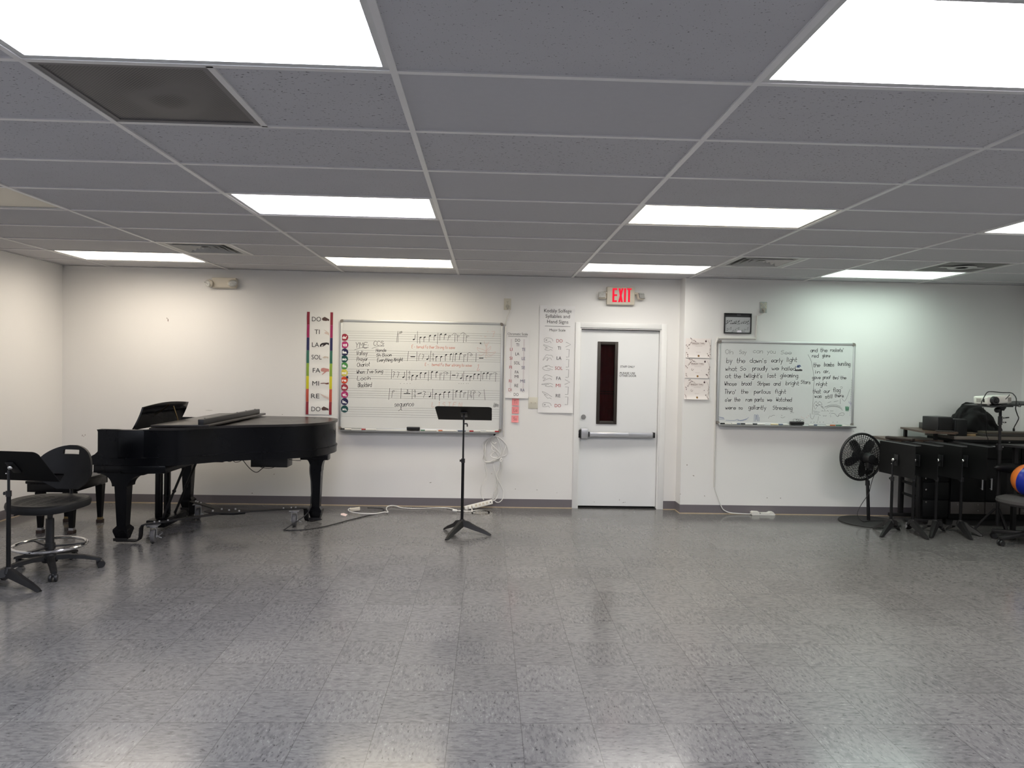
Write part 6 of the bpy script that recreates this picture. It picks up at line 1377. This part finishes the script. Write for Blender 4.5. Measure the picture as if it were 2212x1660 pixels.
# ------------------------------------------------------------------ swivel chair with the ball
cx, c_y = 4.90, 6.38
T_ = thing('swivel_chair', 'dark grey round-seat swivel chair at the right edge, holding the ball', 'chair', (cx, c_y, 0))
gf = mat('grey_upholstery', (.052, .047, .047, 1), .85, var=.12, scale=60, bump=.2, bscale=400)
b = MB(); b.lathe([(.10, .352), (.225, .362), (.25, .385), (.245, .41), (.20, .428), (.10, .433), (.0, .434)], 40, (cx, c_y, 0)); b.build('seat', gf, T_)
b = MB(); b.cyl((cx, c_y, .10), (cx, c_y, .345), .026, .026, 16); b.box(cx-.1, cx+.1, c_y-.1, c_y+.1, .338, .352, 0, .004); b.build('gas_column', blackp_m, T_)
b = MB(); b.xf = Matrix.Translation((cx+.03, c_y+.27, .66)); b.sphere((0, 0, 0), 1, 0, 28, 16, (.165, .03, .045)); b.build('backrest', mat('dark_vinyl', (.004, .004, .0045, 1), .4, spec=.3), T_)
b = MB(); b.bar((cx+.03, c_y+.12, .36), (cx+.03, c_y+.285, .37), .05, .012); b.bar((cx+.03, c_y+.285, .365), (cx+.03, c_y+.285, .62), .05, .012, 0, (0, 1, 0)); b.build('back_bracket', dsteel, T_)
for k in range(5):
    a_ = R_(190+72*k); l = MB(); l.xf = Matrix.Translation((cx, c_y, 0)) @ Matrix.Rotation(a_, 4, 'Z'); l.bar((.0, 0, .105), (.29, 0, .07), .05, .035, 0, (0, 0, 1), .008); lo = l.build('base_arm', blackp_m, T_)
    w = MB(); w.xf = Matrix.Translation((cx, c_y, 0)) @ Matrix.Rotation(a_, 4, 'Z') @ Matrix.Translation((.28, 0, .027)) @ Matrix.Rotation(k, 4, 'Z') @ Matrix.Rotation(PI/2, 4, 'X')
    for s in (-.014, .014): w.lathe([(.004, s-.009), (.024, s-.009), (.0265, s), (.024, s+.009), (.004, s+.009)], 18)
    w.build('caster', blackp_m, lo)
BR = .148; bc = Vector((4.925, 6.40, .434+BR+.0015))
b = MB(); u_, v_ = 48, 24; rotm = Matrix.Rotation(R_(8), 4, 'X') @ Matrix.Rotation(R_(10), 4, 'Y')
b.xf = Matrix.Translation(bc) @ rotm; b.sphere((0, 0, 0), BR, 0, u_, v_)
for k, f in enumerate(b.f):
    c = sum((b.v[i] for i in f), Vector())/len(f)-bc; l = rotm.inverted() @ c
    a_ = (math.degrees(math.atan2(l.y, l.x)) % 360); b.m[k] = 2 if l.z > BR*.955 else (1, 0, 3, 2, 1, 0)[int((a_-127+360) % 360//60)]
tag(b.build('play_ball', [mat('ball_blue', rgb(18, 40, 150), .3, var=.03), mat('ball_orange', rgb(222, 120, 50), .3, var=.03), mat('ball_white', rgb(225, 220, 200), .3, var=.02), mat('ball_yellow', rgb(225, 200, 60), .3, var=.03)], None), 'blue and orange striped ball resting on the grey swivel chair', 'ball')
# ------------------------------------------------------------------ cords along the floor
ivp = mat('ivory_plastic', rgb(214, 206, 190), .4)
def strip_(label, c, rot, L, h, d, ns, name='power_strip', long_=True):
    t = thing(name, label, 'power strip', c); M_ = Matrix.Translation(c) @ rot
    b = MB(); b.xf = M_; b.box(-L/2, L/2, -d/2, d/2, -h/2, h/2, 0, .006); b.build('housing', white_pl, t)
    for k in range(ns):
        s = MB(); s.xf = M_; x = -L*.36+k*L*.13; s.box(x-.013, x+.013, -d/2-.0015, -d/2-.0003, -h*.3, h*.3, 0); 
        for u in (-.005, .005): s.box(x+u-.0012, x+u+.0012, -d/2-.0022, -d/2-.0014, -.004, .006, 1)
        s.build('socket', [ivory, slot_m], t)
    s = MB(); s.xf = M_; s.cyl((L*.42, -d/2-.0006, 0), (L*.42, -d/2-.004, 0), .007, .006, 14); s.build('switch', mat('dark_switch', (.05, .05, .05, 1), .4), t)
    return t, M_
a, b_ = wal(1004, 1099, 7.70), wal(1063.5, 1084.5, 7.775)
mid = (a+b_)/2; dx = (b_-a); ang = math.atan2(dx.z, dx.x); yaw = math.atan2(dx.y, dx.x)
rot = Matrix.Rotation(yaw, 4, 'Z') @ Matrix.Rotation(-ang, 4, 'Y') @ Matrix.Rotation(-.25, 4, 'X')
t, SM = strip_('long white power strip leaning up against the baseboard behind the music stand', tuple(mid), rot, dx.length, .052, .036, 6)
for k, x in ((0, -.105), (1, -.065)):
    p = MB(); p.xf = SM; p.box(x-.016, x+.016, -.055, -.0205, -.02, .014, 0, .006); p.build('plugged_adapter', white_pl, t)
b = MB(); b.tube([gp(1019.5, 1100, 7.63), gp(1020, 1110, 7.5), gp(1022, 1114, 7.45), gp(1034, 1115, 7.42), gp(1053, 1113, 7.46), gp(1056, 1109, 7.55), gp(1046, 1104.5, 7.62), gp(1030, 1103.5, 7.62), gp(1010, 1105.5, 7.55), gp(995, 1104, 7.55), gp(988, 1104, 7.56), gp(978, 1100.5, 7.62), gp(965, 1098, 7.70), gp(940, 1098, 7.72), gp(905, 1100, 7.66), gp(870, 1098, 7.68), gp(856, 1094, 7.74), gp(845, 1093, 7.76), gp(836, 1096, 7.68), gp(835, 1102, 7.52), gp(838, 1107, 7.40), gp(828, 1107, 7.40), gp(808, 1110.5, 7.30), gp(778, 1109.5, 7.32), gp(757, 1106, 7.40), gp(752.5, 1101, 7.5), gp(757.5, 1098.5, 7.56)], .006, 8)
for i, v in enumerate(b.v): v.z = max(v.z, .006) if v.z < .006 else v.z
b.cyl(gp(977.5, 1103, 7.5), gp(987, 1104, 7.5), .014, .013, 12); tag(b.build('extension_cord', cable_w), 'white cord snaking along the floor from the power strip toward the piano', 'cord')
c = flo(767, 1099.5, .03); bb = MB(); bb.xf = Matrix.Translation((c.x, c.y, .024)) @ Matrix.Rotation(.08, 4, 'Z') @ Matrix.Rotation(-.12, 4, 'Y'); bb.box(-.05, .05, -.02, .02, -.016, .016, 0, .004); tag(bb.build('power_adapter', ivp), 'small ivory power adapter box on the floor between piano and power strip', 'power adapter')
cq = [tuple(wal(x, y, 6.80)) for x, y in ((670, 1004), (669.5, 1020), (673, 1050), (672, 1075), (665, 1108))]
b = MB(); b.tube(cq+[(-1.79, 6.66, .02), (-1.81, 6.60, .006), (-1.70, 6.60, .006), (-1.56, 6.68, .006), (-1.44, 6.83, .006), (-1.31, 7.06, .006), (-1.17, 7.28, .006), (-1.06, 7.50, .006), (-1.07, 7.60, .012), (-1.19, 7.60, .02), (-1.225, 7.585, .024)], .005, 8)
bo = b.build('power_cable', cable_b, P)
c = flo(750, 1112.5, .01); b = MB(); b.xf = Matrix.Translation((c.x-.02, c.y-.03, .016)) @ Matrix.Rotation(.5, 4, 'Z') @ Matrix.Rotation(.35, 4, 'X'); b.prism([(-.04, 0), (.0, -.03), (.03, -.002), (.0, .03), (-.03, .028)], XY, 0, .0012); tg = b.build('warning_tag', mat('pale_tag', rgb(228, 205, 200), .6), bo); tg['label'] = 'pale pink folded tag on the black cable'
# lyric board cord with its little switch box
b = MB(); gq = lambda x, y, Y, r=.0045: tuple(wal(x, y, Y)); b.tube([gq(1543.4, 1055, W2-.007), gq(1549, 1071, W2-.012), gq(1557, 1092, W2-.016), gq(1562, 1101, W2-.022), gq(1570, 1106, W2-.03), gq(1582, 1109.0, W2-.04), gq(1604, 1110.5, W2-.04), gq(1628, 1111.3, W2-.04)], .0048, 8)
for v in b.v: v.z = max(v.z, .001)
tag(b.build('floor_cord', cable_w), 'white cord dropping from the raceway to the short power strip right of the door', 'cord')
c = flo(1651.5, 1115.5, .0); b = MB(); pr = [(-.128, .008), (-.122, .002), (.118, .002), (.126, .010), (.105, .036), (.075, .038), (.05, .026), (-.03, .026), (-.05, .038), (-.112, .04), (-.127, .03)]
b.prism(pr, lambda u, v, w: (c.x+u, w, v), W2-.075, W2-.012); t = thing('power_strip', 'short white rounded power strip on the floor right of the door', 'power strip', (c.x, W2-.04, 0)); b.build('housing', white_pl, t, sharp=60)
s = MB(); s.cyl((c.x-.04, W2-.0756, .026), (c.x-.04, W2-.079, .026), .006); s.build('switch', mat('grey_knob', (.3, .3, .3, 1), .4), t)
# hank of white cable on its hook under the board
Yk = W-.03
hk = MB(); c = wal(1068.3, 938, W-.01); hk.box(c.x-.010, c.x+.010, W-.006, W-.0006, c.z-.022, c.z+.02, 0, .002); hk.tube([(c.x, W-.006, c.z-.012), (c.x, W-.03, c.z-.02), (c.x, W-.045, c.z-.008), (c.x, W-.045, c.z+.004)], .005, 8); tag(hk.build('wall_hook', blackp_m), 'small black hook holding the white cable hank, under the staff-lined board', 'hook')
def Q(pts, Y=Yk, cl=False, r=.0042):
    P_ = []
    for i, (x, y) in enumerate(pts): P_.append(wal(1030+x/10.375, 930+y/10.375, Y+.012*math.sin(i*1.7+pts[0][0])))
    hb_.tube(P_, r*1.15, 7, 0, 6, cl)
hb_ = MB()
Q([(395, 130), (280, 180), (195, 310), (190, 450), (175, 600), (205, 700), (300, 705), (420, 650), (500, 620), (548, 500), (520, 330), (450, 160)], Yk-.006, True)
Q([(395, 128), (250, 190), (150, 290), (150, 420), (165, 540), (140, 640), (190, 705), (290, 715), (400, 690), (500, 660), (570, 560), (620, 440), (640, 330), (520, 190), (430, 128)], Yk+.004, True)
Q([(400, 125), (300, 230), (200, 360), (180, 480), (195, 620), (260, 712), (380, 690), (480, 640), (560, 590), (650, 560), (690, 470), (660, 330), (560, 210), (440, 125)], Yk+.012, True)
Q([(400, 140), (330, 200), (300, 270), (360, 350), (440, 430), (520, 530), (540, 640), (530, 700)], Yk-.012); Q([(420, 180), (340, 200), (345, 270), (400, 300), (440, 290), (410, 470), (330, 530), (320, 590), (400, 620), (470, 590), (420, 490), (340, 440), (335, 340)], Yk-.016)
Q([(180, 720), (190, 860), (215, 960), (200, 1090), (120, 1220), (90, 1370), (110, 1480), (155, 1560)], Yk-.004); Q([(385, 720), (390, 860), (430, 1020), (450, 1180), (480, 1400), (430, 1540), (350, 1590)], Yk); Q([(545, 690), (560, 860), (520, 1020), (440, 1260), (390, 1400), (370, 1520), (420, 1600), (500, 1615), (580, 1530), (595, 1380), (540, 1250), (480, 1130), (440, 1010), (500, 860), (530, 720)], Yk-.01)
Q([(548, 740), (555, 900), (500, 1100), (445, 1320), (395, 1430), (350, 1560)], Yk+.008); hb_.tube([wal(1030+x/10.375, 930+y/10.375, Yk-.022) for x, y in ((520, 690), (545, 640), (570, 660), (540, 705), (525, 680))], .008, 8)
tag(hb_.build('cable_hank', cable_w), 'tangled hank of white cable hanging under the right corner of the staff-lined board', 'cable')
